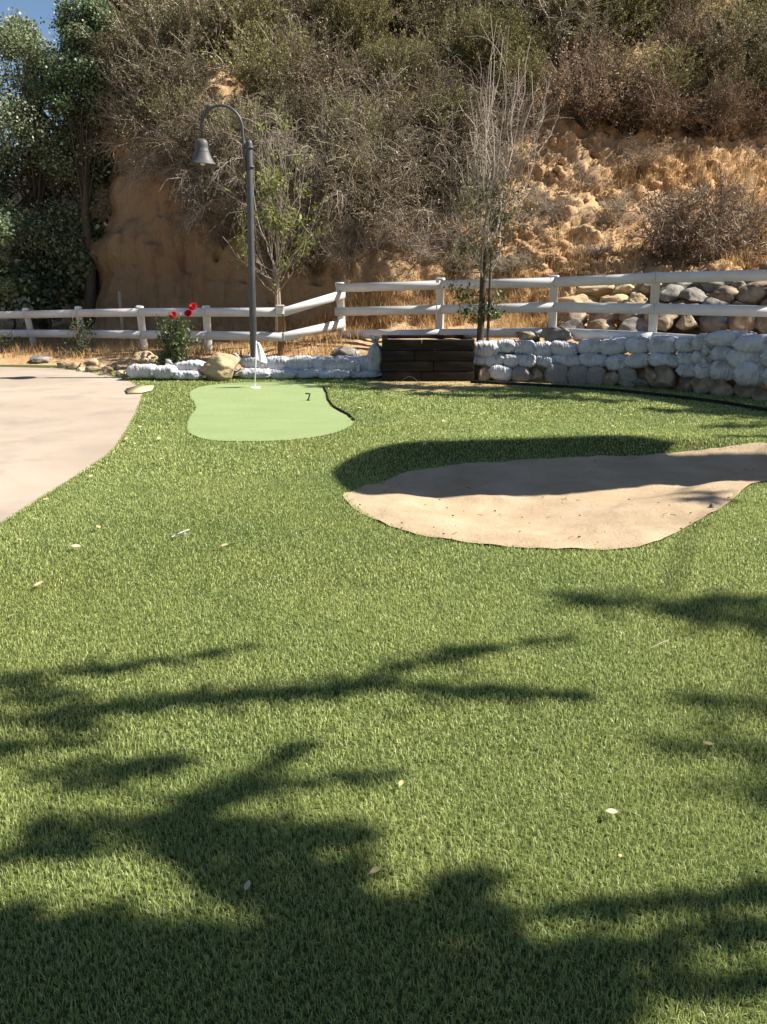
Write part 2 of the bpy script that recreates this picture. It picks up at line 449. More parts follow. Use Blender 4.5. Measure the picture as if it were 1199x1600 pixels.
# ------------------------------------------------------------------ hill terrain (behind the fence)
# columns: s (lateral at 17 m), eight (Y, Z) knots from the foot of the sandbags to far up the slope
COLS = [
    (-30, [(14.95, -.02), (16, .05), (19, .1), (24, .2), (30, .6), (36, 3), (44, 6), (70, 12)]),
    (-8.0, [(14.8, -.02), (15.8, .08), (18, .15), (24, .3), (28, 1.0), (33, 3), (40, 5.0), (70, 8)]),
    (-5.95, [(14.6, -.02), (15.4, .12), (17.3, .2), (20, .5), (23, 1.8), (26, 3.8), (31, 5.6), (60, 9)]),
    (-5.6, [(14.4, -.02), (15.2, .15), (17.6, .3), (18.8, 1.0), (19.8, 3.0), (21, 4.4), (25, 6.0), (50, 10)]),
    (-5.2, [(14.3, -.02), (15.0, .2), (18.1, .4), (18.4, 2.2), (18.7, 4.1), (20.0, 5.4), (25, 9.0), (46, 18)]),
    (-4.5, [(14.1, -.02), (14.7, .22), (17.5, .4), (17.75, 2.2), (17.95, 4.2), (19.6, 5.9), (25, 10.7), (42, 22)]),
    (-3.2, [(13.7, -.02), (14.2, .25), (16.6, .4), (16.8, 2.2), (17.0, 3.9), (19.0, 5.7), (25, 11), (42, 23)]),
    (-1.6, [(13.55, -.02), (14.0, .28), (15.7, .5), (15.9, 2.0), (16.2, 3.3), (18.7, 5.4), (25, 11), (42, 23)]),
    (0.2, [(13.2, -.02), (13.5, .30), (15.35, .65), (15.8, 1.6), (16.6, 2.8), (19.0, 5.1), (25, 10.6), (42, 23)]),
    (2.0, [(12.75, -.02), (12.95, .45), (15.3, .75), (16.0, 1.5), (16.8, 2.5), (18.7, 4.6), (25, 10.3), (42, 23)]),
    (3.6, [(12.35, -.02), (12.55, .5), (14.6, .8), (15.5, 1.5), (16.7, 2.4), (18.7, 4.4), (25, 10.0), (42, 23)]),
    (5.2, [(12.0, -.02), (12.2, .5), (13.3, .75), (14.2, 1.5), (16.9, 2.35), (19.1, 4.3), (25, 9.8), (42, 23)]),
    (8.0, [(10.75, -.02), (10.95, .5), (12.6, .8), (13.4, 1.6), (17.2, 2.35), (19.6, 4.3), (25, 9.8), (42, 23)]),
    (12, [(9.2, -.02), (9.5, .5), (11.5, .8), (12.6, 1.7), (17.4, 2.4), (20.0, 4.4), (25, 9.8), (42, 23)]),
    (22, [(6.5, -.02), (7, .4), (10, .9), (12, 1.8), (17.4, 2.5), (20.2, 4.4), (25, 9.8), (42, 23)]),
]
cs = np.array([c[0] for c in COLS], float)
cy = np.array([[k[0] for k in c[1]] for c in COLS]); cz = np.array([[k[1] for k in c[1]] for c in COLS])
S = np.concatenate([np.arange(-30, -8, .5), np.arange(-8, 9.5, .065), np.arange(9.5, 22.1, .3)])
knots = [8, 18, 34, 34, 40, 70, 22]
tp = np.concatenate([i + np.arange(n) / n for i, n in enumerate(knots)] + [[7.0]])
def colfun(tab):
    A = np.stack([np.interp(S, cs, tab[:, k]) for k in range(8)], 1)     # S x 8
    return np.stack([np.interp(tp, np.arange(8), A[i]) for i in range(len(S))], 0)
HY, HZ = colfun(cy), colfun(cz)
for _ in range(5):                                # soften the creases
    HY[:, 1:-1] = .25 * HY[:, :-2] + .5 * HY[:, 1:-1] + .25 * HY[:, 2:]
    HZ[:, 1:-1] = .25 * HZ[:, :-2] + .5 * HZ[:, 1:-1] + .25 * HZ[:, 2:]
HX = S[:, None] * HY / 17.0
ns, ntp = HX.shape
TP = np.broadcast_to(tp, HX.shape)
_z = np.clip(HZ, 0, 6)                           # ragged corner of the cliff, flaring at its foot
_w = np.clip(1 - np.abs(S + 5.4) / 1.1, 0, 1)[:, None]
HX += _w * (.30 * np.sin(_z * 2.1 + .6) + .16 * np.sin(_z * 5.3) - .55 * np.clip(1 - _z / 1.7, 0, 1))
wd = np.interp(tp, [0, .9, 1.6, 2.2, 4, 7], [.05, .15, .3, 1, 1, 1.6])
for i in range(ns):
    right = min(1, max(0, (S[i] - 1.0) / 2))
    for j in range(ntp):
        p = Vector((HX[i, j], HY[i, j], HZ[i, j]))
        big = noise.fractal(p * .55, .8, 2.1, 5)
        rid = .7 * abs(noise.noise(Vector((p.x * 1.7, p.y * 1.7, p.z * .35)))) + .45 * abs(noise.noise(Vector((p.x * 4.6, p.y * 4.6, p.z * 1.1 + 5))))
        lump = .7 * noise.fractal(p * 2.3 + Vector((7, 3, 1)), .7, 2.0, 4)
        if right > 0 and tp[j] < 6:
            v1 = noise.voronoi(Vector((p.x * 1.7, p.y * 1.7, p.z * 2.3)) + Vector((big, lump, 0)) * .5)[0]
            v2 = noise.voronoi(p * 4.6 + Vector((lump, big, 3)) * .6)[0]
            lump += right * (.45 * min(.5, v1[1] - v1[0]) + .5 * min(.4, v2[1] - v2[0]) - .3)
        fine = noise.fractal(p * 6.0 + Vector((2, 9, 4)), .5, 2.0, 3) + .5 * (noise.hetero_terrain(p * 3.1, .7, 2.1, 4, .4) - .6)
        cliff = 1.0 if 2.6 < tp[j] < 4.4 else .4
        d = wd[j] * (.16 * big + (.13 + .08 * right) * lump + (.05 + .06 * right) * fine - .5 * cliff * (1 - right) * (.35 - rid) * (S[i] > -6.2))
        HY[i, j] -= d * .75
        HZ[i, j] += d * .5
idx = np.arange(ns * ntp).reshape(ns, ntp)
quads = np.stack([idx[:-1, :-1], idx[1:, :-1], idx[1:, 1:], idx[:-1, 1:]], -1).reshape(-1, 4)
HV = np.stack([HX, HY, HZ], -1).reshape(-1, 3)
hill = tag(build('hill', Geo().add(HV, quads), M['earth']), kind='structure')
BVH = BVHTree.FromPolygons([tuple(v) for v in HV], [tuple(q) for q in quads])

def hillhit(px, py):
    d = ray(px, py).normalized()
    p, n, i, dist = BVH.ray_cast(Vector((0, 0, EYE)), d)
    return (p, n) if p else (None, None)

def hilldrop(x, y):
    p, n, i, d = BVH.ray_cast(Vector((x, y, 60)), Vector((0, 0, -1)))
    return p.z if p else 0.0

# ------------------------------------------------------------------ turf blades
def blades(n, x0, x1, y0, y1, h, w, keep=None, zoff=0.0):
    X = rng.uniform(x0, x1, n); Y = rng.uniform(y0, y1, n)
    if w < .0045:                                # blades stand in small tufts
        q = .014
        ix, iy = np.round(X / q), np.round(Y / q)
        hx = np.modf(np.sin(ix * 12.9898 + iy * 78.233) * 43758.5453)[0]; hy = np.modf(np.sin(ix * 39.425 + iy * 11.135) * 24634.6345)[0]
        X = ix * q + hx * q * .45 + rng.normal(0, .0026, n); Y = iy * q + hy * q * .45 + rng.normal(0, .0026, n)
    k = np.ones(len(X), bool)
    for poly, over in ((DRIVE, .012), (GREEN, .012), (SAND, .03)):
        i = np.nonzero(in_poly(X, Y, poly))[0]
        if len(i): k[i] = dist_poly(X[i], Y[i], poly) < over
    if keep is not None: k &= keep(X, Y)
    X, Y = X[k], Y[k]
    return X, Y, np.full(len(X), h), np.full(len(X), w)
parts = []
bag_line = lambda X: np.interp(X, [-5, -3.7, -2, -.1, 1.6, 3, 4, 5.2, 8], [14.3, 13.0, 13.2, 13.3, 12.7, 12.35, 12.0, 10.9, 9.6])
inview = lambda X, Y: (np.abs(X) < .56 * Y + .7) & (Y < bag_line(X) + .05)
side = lambda X, Y: (np.abs(X) >= .56 * Y + .7) & (Y < bag_line(X) + .05)
for (y0, y1, dens, h, w) in [(.9, 2.4, 52000, .023, .0019), (2.4, 4, 28000, .023, .0026), (4, 6.5, 14500, .024, .0038), (6.5, 9.5, 6400, .026, .0064), (9.5, 14.4, 3400, .027, .010)]:
    xm = .56 * y1 + .7
    parts.append(blades(int(dens * 2 * xm * (y1 - y0)), -xm, xm, y0, y1, h, w, inview))
near_side = lambda X, Y: side(X, Y) & (np.abs(X) < .56 * Y + 2.8)
far_side = lambda X, Y: side(X, Y) & (np.abs(X) >= .56 * Y + 2.8)
parts.append(blades(760000, -9, 9, -.5, 12.5, .025, .006, near_side))
parts.append(blades(150000, -7, 9, -5, 12.5, .027, .013, far_side))
X = np.concatenate([p[0] for p in parts]); Y = np.concatenate([p[1] for p in parts])
Hh = np.concatenate([p[2] for p in parts]) * rng.uniform(.45, 1.12, len(X)); W = np.concatenate([p[3] for p in parts])
Z = zlawn(X, Y)
nb = len(X)
# gentle large scale pile direction plus random lean
pile = np.array([math.atan2(1, .3)] * nb) + 1.2 * np.sin(X * 1.3 + 2 * np.sin(Y * .7)) * .6
la = np.where(rng.random(nb) < .45, pile + rng.normal(0, .8, nb), rng.uniform(0, 2 * math.pi, nb))
lean = np.abs(rng.normal(.6, .42, nb)) * Hh
fa = rng.uniform(0, math.pi, nb)
dx, dy = np.cos(fa) * W / 2, np.sin(fa) * W / 2
lx, ly = np.cos(la) * lean, np.sin(la) * lean
v = np.zeros((nb, 5, 3))
v[:, 0] = np.stack([X - dx, Y - dy, Z - .004], 1); v[:, 1] = np.stack([X + dx, Y + dy, Z - .004], 1)
mz = Z + Hh * .62
v[:, 2] = np.stack([X + dx * .8 + lx * .35, Y + dy * .8 + ly * .35, mz], 1)
v[:, 3] = np.stack([X - dx * .8 + lx * .35, Y - dy * .8 + ly * .35, mz], 1)
v[:, 4] = np.stack([X + lx, Y + ly, Z + Hh * np.clip(1.05 - .38 * (lean / Hh), .25, 1)], 1)
b0 = np.arange(nb)[:, None] * 5
g = Geo(); g.v = [v.reshape(-1, 3)]; g.f = [b0 + np.array([[0, 1, 2, 3]]), b0 + np.array([[3, 2, 4]])]; g.n = nb * 5
tag(build('turf_grass', g, M['grass'], smooth=False), 'short bright green artificial turf covering the lawn around the bunker', 'grass', kind='stuff')

# ------------------------------------------------------------------ leaves and twigs
def leaf_cards(P, size, up=.3, asp=.5, D=None, jit=.35):
    """diamond leaves at points P (n,3); returns Geo arrays"""
    n = len(P)
    d = rng.normal(0, 1, (n, 3)) if D is None else np.asarray(D) + rng.normal(0, jit, (n, 3))
    d /= np.linalg.norm(d, axis=1)[:, None] + 1e-9
    u = rng.normal(0, 1, (n, 3)); u[:, 2] += up * 3
    s = np.cross(d, u); s /= np.linalg.norm(s, axis=1)[:, None] + 1e-9
    nn = np.cross(s, d)
    L = (size * rng.uniform(.6, 1.3, n))[:, None]
    v = np.zeros((n, 4, 3))
    v[:, 0] = P
    v[:, 1] = P + d * L * .45 + s * L * asp * .5 + nn * L * .06
    v[:, 2] = P + d * L
    v[:, 3] = P + d * L * .45 - s * L * asp * .5 + nn * L * .06
    return v.reshape(-1, 3), np.arange(n * 4).reshape(n, 4)

def walk(p, d, length, n=5, wob=.25, grav=0.0, up=0.0):
    p, d = Vector(p), Vector(d).normalized()
    pts = [p.copy()]
    for i in range(n):
        d = d + Vector((random.gauss(0, wob), random.gauss(0, wob), random.gauss(0, wob) + up - grav))
        d.normalize()
        p = p + d * (length / n)
        pts.append(p.copy())
    return pts

def taper(r0, r1, n):
    return [r0 + (r1 - r0) * i / (n - 1) for i in range(n)]

def shrub_geo(n_stem, twigs, spread, h, hang=0.0, leaves=0, lsize=.03, wob=.25, rs=.014, up=.0, tw_len=.35, tw_r=.0045):
    tg = Geo(); tips = []
    for i in range(n_stem):
        a = random.uniform(0, 2 * math.pi); e = random.uniform(.1, 1) * spread
        d = Vector((math.cos(a) * e, math.sin(a) * e, 1.0 - .45 * e))
        L = h * random.uniform(.65, 1.15)
        pts = walk((math.cos(a) * .08, math.sin(a) * .08, -.05), d, L, 6, wob * .7, hang, up)
        tg.tube(pts, taper(rs, rs * .35, 7), 4)
        for k in range(twigs):
            q = random.uniform(1.2, 6)
            j = min(int(q), 5)
            b = pts[j].lerp(pts[j + 1], q - j)
            dd = (pts[j + 1] - pts[j]).normalized() + Vector((random.gauss(0, .75), random.gauss(0, .75), random.gauss(.1, .6)))
            tp_ = walk(b, dd, tw_len * h * random.uniform(.5, 1.3), 4, wob, hang, up)
            tg.tube(tp_, taper(tw_r, tw_r * .45, 5), 3)
            tips.append(tp_)
    lg = None
    if leaves:
        P, D = [], []
        for k in range(leaves):
            t = random.choice(tips); q = random.uniform(.6, 3.99); j = int(q)
            P.append(t[j].lerp(t[j + 1], q - j)); D.append((t[j + 1] - t[j]).normalized())
        P = np.array([tuple(p) for p in P]) + rng.normal(0, .02, (leaves, 3)); D = np.array([tuple(p) for p in D])
        lg = Geo().add(*leaf_cards(P, lsize, D=D, jit=.6, asp=.42))
    return tg, lg

def shrub_proto(name, label, group, twigmat, leafmat=None, **kw):
    tg, lg = shrub_geo(**kw)
    t = thing(name, (0, 0, 0), label, 'shrub', group)
    build('branches', tg, M[twigmat], t)
    if lg: build('foliage', lg, M[leafmat], t, smooth=False)
    return t

SG = {
 'scrub': ('scrub_bush', 'grey green scrub bush with tiny leaves on the steep hillside', 'grey green scrub bushes on the hillside'),
 'olive': ('broom_bush', 'feathery olive green bush with upright stems on the hillside', 'feathery olive bushes on the hillside'),
 'bare': ('bare_bush', 'leafless grey bush of tangled twigs on the hillside', 'leafless grey bushes on the hillside'),
 'hang': ('hanging_brush', 'dead grey brush hanging down over the shaded earth cliff', 'hanging dead brush on the cliff'),
 'brown': ('dry_bush', 'dry brown bush with withered leaves on the hillside', 'dry brown bushes on the hillside'),
}
KW = {
 'scrub': [dict(twigmat='twig_brown', leafmat='scrub', n_stem=26, twigs=22, spread=.95, h=1.0, leaves=11000, lsize=.036, wob=.22),
           dict(twigmat='twig_grey', leafmat='scrub', n_stem=24, twigs=22, spread=.8, h=1.0, leaves=9500, lsize=.036, wob=.25)],
 'olive': [dict(twigmat='twig_brown', leafmat='olive', n_stem=30, twigs=22, spread=.6, h=1.05, leaves=11000, lsize=.042, wob=.13, up=.06),
           dict(twigmat='twig_grey', leafmat='olive', n_stem=26, twigs=22, spread=.75, h=1.0, leaves=9500, lsize=.042, wob=.16, up=.05)],
 'bare': [dict(twigmat='twig_grey', n_stem=24, twigs=28, spread=.95, h=1.0, wob=.3, tw_len=.4, tw_r=.0045, rs=.011),
          dict(twigmat='twig_grey', leafmat='dead_leaf', n_stem=26, twigs=28, spread=.8, h=1.0, wob=.3, leaves=1800, lsize=.035, tw_r=.0045, rs=.011)],
 'hang': [dict(twigmat='twig_grey', leafmat='scrub', n_stem=20, twigs=24, spread=1.0, h=1.1, wob=.2, hang=.2, tw_len=.42, leaves=2600, lsize=.034, tw_r=.0042, rs=.010),
          dict(twigmat='twig_brown', leafmat='scrub', n_stem=24, twigs=26, spread=1.0, h=1.05, wob=.24, hang=.12, leaves=3600, lsize=.034, tw_r=.0045, rs=.010)],
 'brown': [dict(twigmat='twig_brown', leafmat='dead_leaf', n_stem=28, twigs=26, spread=.95, h=1.0, wob=.3, leaves=6500, lsize=.038),
           dict(twigmat='twig_grey', leafmat='dead_leaf', n_stem=26, twigs=26, spread=.9, h=1.0, wob=.3, leaves=5000, lsize=.038, tw_r=.006)],
}
PROTO = {k: [shrub_proto(SG[k][0], SG[k][1], SG[k][2], **kw) for kw in KW[k]] for k in KW}
used_proto = set()
def put_shrub(kind, p, sx, sz, rz=None):
    i = random.randrange(len(PROTO[kind])); o = PROTO[kind][i]
    rz = random.uniform(0, 6.28) if rz is None else rz
    if (kind, i) not in used_proto:
        used_proto.add((kind, i))
        o.location = p; o.rotation_euler = (0, 0, rz); o.scale = (sx, sx, sz)
        return o
    return copy_thing(o, p, rz, (sx, sx, sz))

# bare soil seen between bushes, in photo pixels: ellipses (cx, cy, rx, ry)
BARE = [(205, 60, 36, 24), (585, 45, 22, 9), (770, 70, 22, 10), (1080, 60, 20, 8), (385, 190, 26, 12), (345, 118, 52, 15), (455, 80, 42, 20), (690, 128, 30, 9), (990, 90, 40, 10), (1150, 10, 50, 18), (850, 130, 30, 22)]
def bushes(px, py):
    for cx, cy_, rx, ry in BARE:
        if ((px - cx) / (rx + 20)) ** 2 + ((py - cy_ - 26) / (ry + 36)) ** 2 < 1: return None
    if py > 205 and px > 770: return None                      # eroded bank
    if px < 190 and py > 180: return None
    if px < 185 and py < 140: return None
    if px < 480 and py > 150 + (px - 190) * .30: return None    # cliff
    if py > 300 and px < 520: return None
    if py > 330: return None
    r_ = random.random()
    if px < 300: return 'scrub' if r_ < .62 else ('olive' if r_ < .9 else 'bare')
    if px < 480: return 'scrub' if r_ < .5 else ('olive' if r_ < .74 else ('bare' if r_ < .88 else 'hang'))
    if px < 780:
        if py > 150: return 'hang' if r_ < .45 else ('bare' if r_ < .6 else ('scrub' if r_ < .82 else 'olive'))
        return 'olive' if r_ < .42 else ('scrub' if r_ < .68 else ('bare' if r_ < .85 else 'brown'))
    return 'brown' if r_ < .38 else ('olive' if r_ < .68 else ('scrub' if r_ < .88 else 'bare'))
done = []
tries = 0
while len(done) < 205 and tries < 9000:
    tries += 1
    px, py = random.uniform(120, 1330), random.uniform(-130, 335)
    k = bushes(px, py)
    if not k: continue
    mind = 36 if py > 0 else 55
    if any((px - a) ** 2 + (py - b) ** 2 < mind * mind for a, b in done): continue
    p, n = hillhit(px, py)
    if not p or p.y > 40: continue
    done.append((px, py))
    m = pxm(p)
    s = random.uniform(45, 118) / m
    put_shrub(k, p - Vector((0, 0, .08)), s, s * random.uniform(.75, 1.15))
# particular bushes: kind, px, py of the base, width px, height px
for k, px, py, w, h in [('hang', 330, 345, 60, 75), ('bare', 300, 325, 50, 55), ('hang', 390, 365, 60, 75), ('bare', 350, 385, 45, 45), ('hang', 440, 420, 55, 60), ('hang', 215, 235, 60, 70), ('hang', 255, 260, 60, 70), ('hang', 290, 275, 70, 80), ('hang', 340, 290, 75, 90), ('hang', 380, 310, 70, 90), ('hang', 430, 340, 75, 95), ('bare', 310, 250, 70, 70), ('hang', 470, 370, 70, 80), ('hang', 500, 420, 50, 60), ('scrub', 360, 245, 70, 60), ('hang', 415, 385, 40, 50), ('hang', 250, 215, 90, 80), ('hang', 330, 235, 90, 80), ('scrub', 215, 175, 80, 80), ('scrub', 160, 190, 75, 95), ('olive', 285, 215, 70, 80), ('hang', 400, 250, 85, 90),
                        ('hang', 560, 330, 95, 110), ('hang', 640, 300, 100, 120), ('hang', 690, 350, 90, 120), ('bare', 590, 385, 85, 70), ('bare', 650, 405, 80, 60), ('bare', 700, 392, 60, 60),
                        ('bare', 545, 415, 60, 60), ('hang', 480, 330, 70, 80), ('scrub', 300, 290, 45, 60), ('hang', 520, 260, 90, 110), ('hang', 730, 280, 80, 110), ('scrub', 720, 430, 60, 50),
                        ('scrub', 800, 430, 50, 40), ('olive', 700, 330, 50, 60), ('bare', 760, 230, 80, 100), ('bare', 830, 200, 80, 90), ('brown', 1000, 200, 80, 80), ('brown', 1110, 205, 80, 90), ('brown', 1180, 200, 90, 90),
                        ('hang', 620, 250, 100, 120), ('hang', 680, 240, 95, 120), ('hang', 570, 240, 90, 110), ('hang', 455, 260, 70, 70), ('hang', 610, 345, 80, 90), ('hang', 300, 225, 80, 95), ('olive', 375, 240, 60, 80), ('hang', 355, 300, 60, 80), ('scrub', 430, 300, 60, 75), ('hang', 470, 400, 50, 60), ('scrub', 195, 205, 60, 60), ('scrub', 172, 115, 70, 80), ('bare', 190, 15, 70, 75), ('scrub', 185, -30, 80, 80), ('scrub', 200, 130, 70, 80), ('bare', 215, 20, 60, 60), ('scrub', 145, 320, 40, 50), ('scrub', 170, 345, 45, 50)]:
    p, n = hillhit(px, py)
    if p:
        m = pxm(p)
        put_shrub(k, p - Vector((0, 0, .05)), w / m, h / m)

# the big dry bush on the right bank and two smaller singles
for (px, py, w, h, lab, nst, lv, tm, lm) in [
        (1085, 405, 115, 125, 'large dry golden brown bush above the rock wall', 44, 9000, 'twig_grey', 'dead_leaf'),
        (1180, 395, 80, 110, 'dry straw coloured bush beside the large golden one', 30, 5000, 'twig_pale', 'straw'),
        (870, 345, 42, 45, 'small dry twiggy bush alone on the eroded bank', 24, 800, 'twig_pale', 'dead_leaf'),
        (905, 290, 46, 42, 'low grey dead bush high on the bare bank left of the golden bush', 22, 500, 'twig_grey', 'dead_leaf'),
        (965, 345, 52, 46, 'tan dry bush in the middle of the eroded bank', 24, 1400, 'twig_pale', 'straw'),
        (1000, 262, 60, 46, 'straggly golden dry bush below the scrub at the top of the bank', 24, 1800, 'twig_pale', 'straw'),
        (930, 400, 40, 34, 'small dry bush low on the bank above the rock wall', 22, 900, 'twig_grey', 'dead_leaf'),
        (845, 330, 34, 46, 'small tan tuft of dead brush on the bare bank', 24, 900, 'twig_pale', 'straw')]:
    p, n = hillhit(px, py)
    m = pxm(p)
    t = shrub_proto('dry_bush', lab, None, tm, lm, n_stem=nst, twigs=30, spread=1.0, h=1.0, wob=.3, leaves=lv, lsize=.045, tw_r=.006)
    t.location = p - Vector((0, 0, .05)); t.scale = (w / m, w / m, h / m)

# ------------------------------------------------------------------ dry grass (stuff)
P = []
def straw_patch(px0, px1, py0, py1, n):
    for _ in range(n):
        p, nn = hillhit(random.uniform(px0, px1), random.uniform(py0, py1))
        if p and p.y < 30 and noise.noise(p * 1.1) > -.25: P.append((tuple(p), random.uniform(.6, 1.3)))
straw_patch(535, 870, 478, 530, 2600)
straw_patch(700, 880, 430, 480, 700)
straw_patch(300, 540, 500, 560, 900)
straw_patch(-20, 320, 515, 560, 1100)
straw_patch(1000, 1230, 255, 330, 500)
straw_patch(1130, 1230, 300, 420, 900)
straw_patch(940, 1010, 255, 300, 90)
straw_patch(1075, 1110, 120, 160, 350)
straw_patch(540, 700, 440, 480, 350)
straw_patch(790, 1010, 230, 430, 420)
straw_patch(990, 1230, 235, 300, 700)
straw_patch(880, 1000, 390, 440, 250)
n = len(P)
B = np.array([p[0] for p in P]); sc = np.array([p[1] for p in P])
reps = 3
B = np.repeat(B, reps, 0) + np.c_[rng.normal(0, .06, (n * reps, 2)), np.zeros(n * reps)]
sc = np.repeat(sc, reps) * rng.uniform(.6, 1.2, n * reps)
nn_ = len(B)
hgt = .17 * sc
a1 = rng.uniform(0, 6.28, nn_); ln = rng.uniform(.1, .8, nn_) * hgt
w = .0055
v = np.zeros((nn_, 5, 3)); fa = rng.uniform(0, 3.14, nn_)
ddx = np.stack([np.cos(fa), np.sin(fa), np.zeros(nn_)], 1) * w
tipo = np.stack([np.cos(a1) * ln, np.sin(a1) * ln, hgt], 1)
mid = np.stack([np.cos(a1) * ln * .3, np.sin(a1) * ln * .3, hgt * .6], 1)
v[:, 0] = B - ddx; v[:, 1] = B + ddx; v[:, 2] = B + mid + ddx * .7; v[:, 3] = B + mid - ddx * .7; v[:, 4] = B + tipo
b0 = np.arange(nn_)[:, None] * 5
g = Geo(); g.v = [v.reshape(-1, 3)]; g.f = [b0 + np.array([[0, 1, 2, 3]]), b0 + np.array([[3, 2, 4]])]; g.n = nn_ * 5
tag(build('dry_grass', g, M['straw'], smooth=False), 'golden dry grass behind the white fence and on the bank', 'dry grass', kind='stuff')

# ------------------------------------------------------------------ rubble on the eroded bank
g = Geo(); icos = []
for k in range(10):
    bm = bmesh.new(); bmesh.ops.create_icosphere(bm, subdivisions=1, radius=1)
    for v in bm.verts:
        v.co *= 1 + .45 * noise.noise(v.co * 1.3 + Vector((k * 9, 2, 1))) + .12 * noise.noise(v.co * 4 + Vector((k, k, 1)))
    icos.append((np.array([tuple(v.co) for v in bm.verts]), np.array([[v.index for v in f.verts] for f in bm.faces]))); bm.free()
for _ in range(1500):
    px, py = random.uniform(770, 1240), random.uniform(205, 440)
    if px > 1000 and py > 300 and random.random() < .7: continue
    p, n = hillhit(px, py)
    if not p or noise.noise(p * .9) < -.12: continue
    r_ = min(.10, .018 * (1 / max(.06, random.random())) ** .65)
    V, Fc = icos[random.randrange(10)]
    a = random.uniform(0, 6.28); ca, sa = math.cos(a), math.sin(a)
    Rm = np.array([[ca, -sa, 0], [sa, ca, 0], [0, 0, 1]])
    g.add((V * np.array([1.2, .9, .75]) * r_) @ Rm.T + np.array(tuple(p + n * r_ * .2)), Fc)
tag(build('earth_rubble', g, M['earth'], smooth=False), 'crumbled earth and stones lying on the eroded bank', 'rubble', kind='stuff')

# ------------------------------------------------------------------ leafy trees
def leafy_tree(name, label, base, blobs, leafmat, lsize, per, barkmat='bark_dark', tr=.16, group=None, nclump=60, seedup=.4):
    base = Vector(base)
    t = thing(name, base, label, 'tree', group)
    wg = Geo(); P = []; D = []
    top = max(b[0][2] for b in blobs)
    trunk_top = Vector((sum(b[0][0] for b in blobs) / len(blobs), sum(b[0][1] for b in blobs) / len(blobs), top * .8))
    pts = [base.lerp(trunk_top, k / 6) + Vector((random.gauss(0, .06), random.gauss(0, .06), 0)) * (k > 0) for k in range(7)]
    pts[0] = base - Vector((0, 0, .1))
    bl = Geo().tube(pts, taper(tr, tr * .3, 7), 9)
    tot = sum(b[1][0] * b[1][1] * b[1][2] for b in blobs)
    for c, rad in blobs:
        c, rad_ = Vector(c), Vector(rad)
        k = max(4, int(nclump * (rad_[0] * rad_[1] * rad_[2]) / tot))
        for _ in range(k):
            u = Vector((random.gauss(0, 1), random.gauss(0, 1), random.gauss(0, 1))).normalized()
            q = c + Vector([u[i] * rad_[i] * random.uniform(.45, 1.05) for i in range(3)])
            j = random.randint(3, 6)
            start = pts[j]
            midp = start.lerp(q, .55) + Vector((0, 0, -.15))
            wg.tube([start, midp, q], [tr * .22, tr * .12, .008], 5)
            cr = random.uniform(.22, .5) * (sum(rad_) / 3) ** .5
            npts = int(per * random.uniform(.5, 1.4))
            for _2 in range(4):
                e = q + Vector((random.gauss(0, cr * .6), random.gauss(0, cr * .6), random.gauss(0, cr * .6)))
                wg.tube([q, e], [.008, .004], 3)
            o_ = rng.normal(0, cr * .5, (npts, 3)) * np.array([1, 1, .75])
            P.append(np.array(tuple(q)) + o_)
            dd = o_ + np.array(tuple((q - c) * .5)) ; dd[:, 2] -= .25
            D.append(dd / (np.linalg.norm(dd, axis=1)[:, None] + 1e-6))
    P = np.concatenate(P); D = np.concatenate(D)
    build('trunk', bl, M[barkmat], t, base)
    build('limbs', wg, M[barkmat], t, base)
    build('crown', Geo().add(*leaf_cards(P, lsize, up=seedup, asp=.85, D=D, jit=.7)), M[leafmat], t, base, smooth=False)
    return t

def blobpx(px, py, Y, rx, ry, rz):
    p = atY(px, py, Y); m = pxm(p)
    return (tuple(p), (rx / m, ry / m, rz / m))

Yt = 19.6
leafy_tree('poplar_tree', 'tall dark green leafy tree left of the earth cliff', (atY(60, 480, Yt).x, Yt, .25),
           [blobpx(60, 190, Yt, 100, 100, 95), blobpx(110, 300, Yt, 70, 90, 110), blobpx(30, 330, Yt, 100, 90, 120), blobpx(20, 100, Yt, 60, 80, 70), blobpx(100, 390, Yt, 75, 70, 60), blobpx(130, 150, Yt, 40, 60, 60), blobpx(38, 60, Yt, 9, 10, 30), blobpx(62, 88, Yt, 12, 12, 24), blobpx(8, 62, Yt, 10, 12, 22)],
           'poplar', .058, 1000, tr=.2, nclump=100)
leafy_tree('poplar_tree', 'paler green tree rising against the sky behind the dark tree', (atY(135, 480, 18.9).x, 18.9, .3),
           [blobpx(140, 85, 18.9, 34, 40, 46), blobpx(118, 150, 18.9, 50, 50, 60), blobpx(150, 135, 18.9, 30, 40, 46), blobpx(125, 32, 18.9, 20, 30, 30), blobpx(152, 30, 18.9, 18, 24, 30), blobpx(103, 40, 18.9, 9, 12, 26)],
           'poplar_pale', .058, 480, tr=.14, nclump=38)
leafy_tree('young_tree', 'light green leafy tree at the photo edge above the fence', (atY(-70, 540, 17.6).x, 17.6, .1),
           [blobpx(-25, 330, 17.6, 50, 50, 60), blobpx(-20, 420, 17.6, 46, 50, 50), blobpx(-90, 330, 17.6, 80, 80, 110)],
           'poplar_pale', .06, 450, tr=.1, nclump=46)
leafy_tree('poplar_tree', 'dark leafy tree standing just outside the left of the view', (-13.5, 20, .2),
           [((-13.5, 20, 4.5), (2.2, 2.2, 2.5)), ((-12.5, 21, 6.5), (1.5, 1.5, 1.5))], 'poplar', .16, 150, tr=.22, nclump=50)
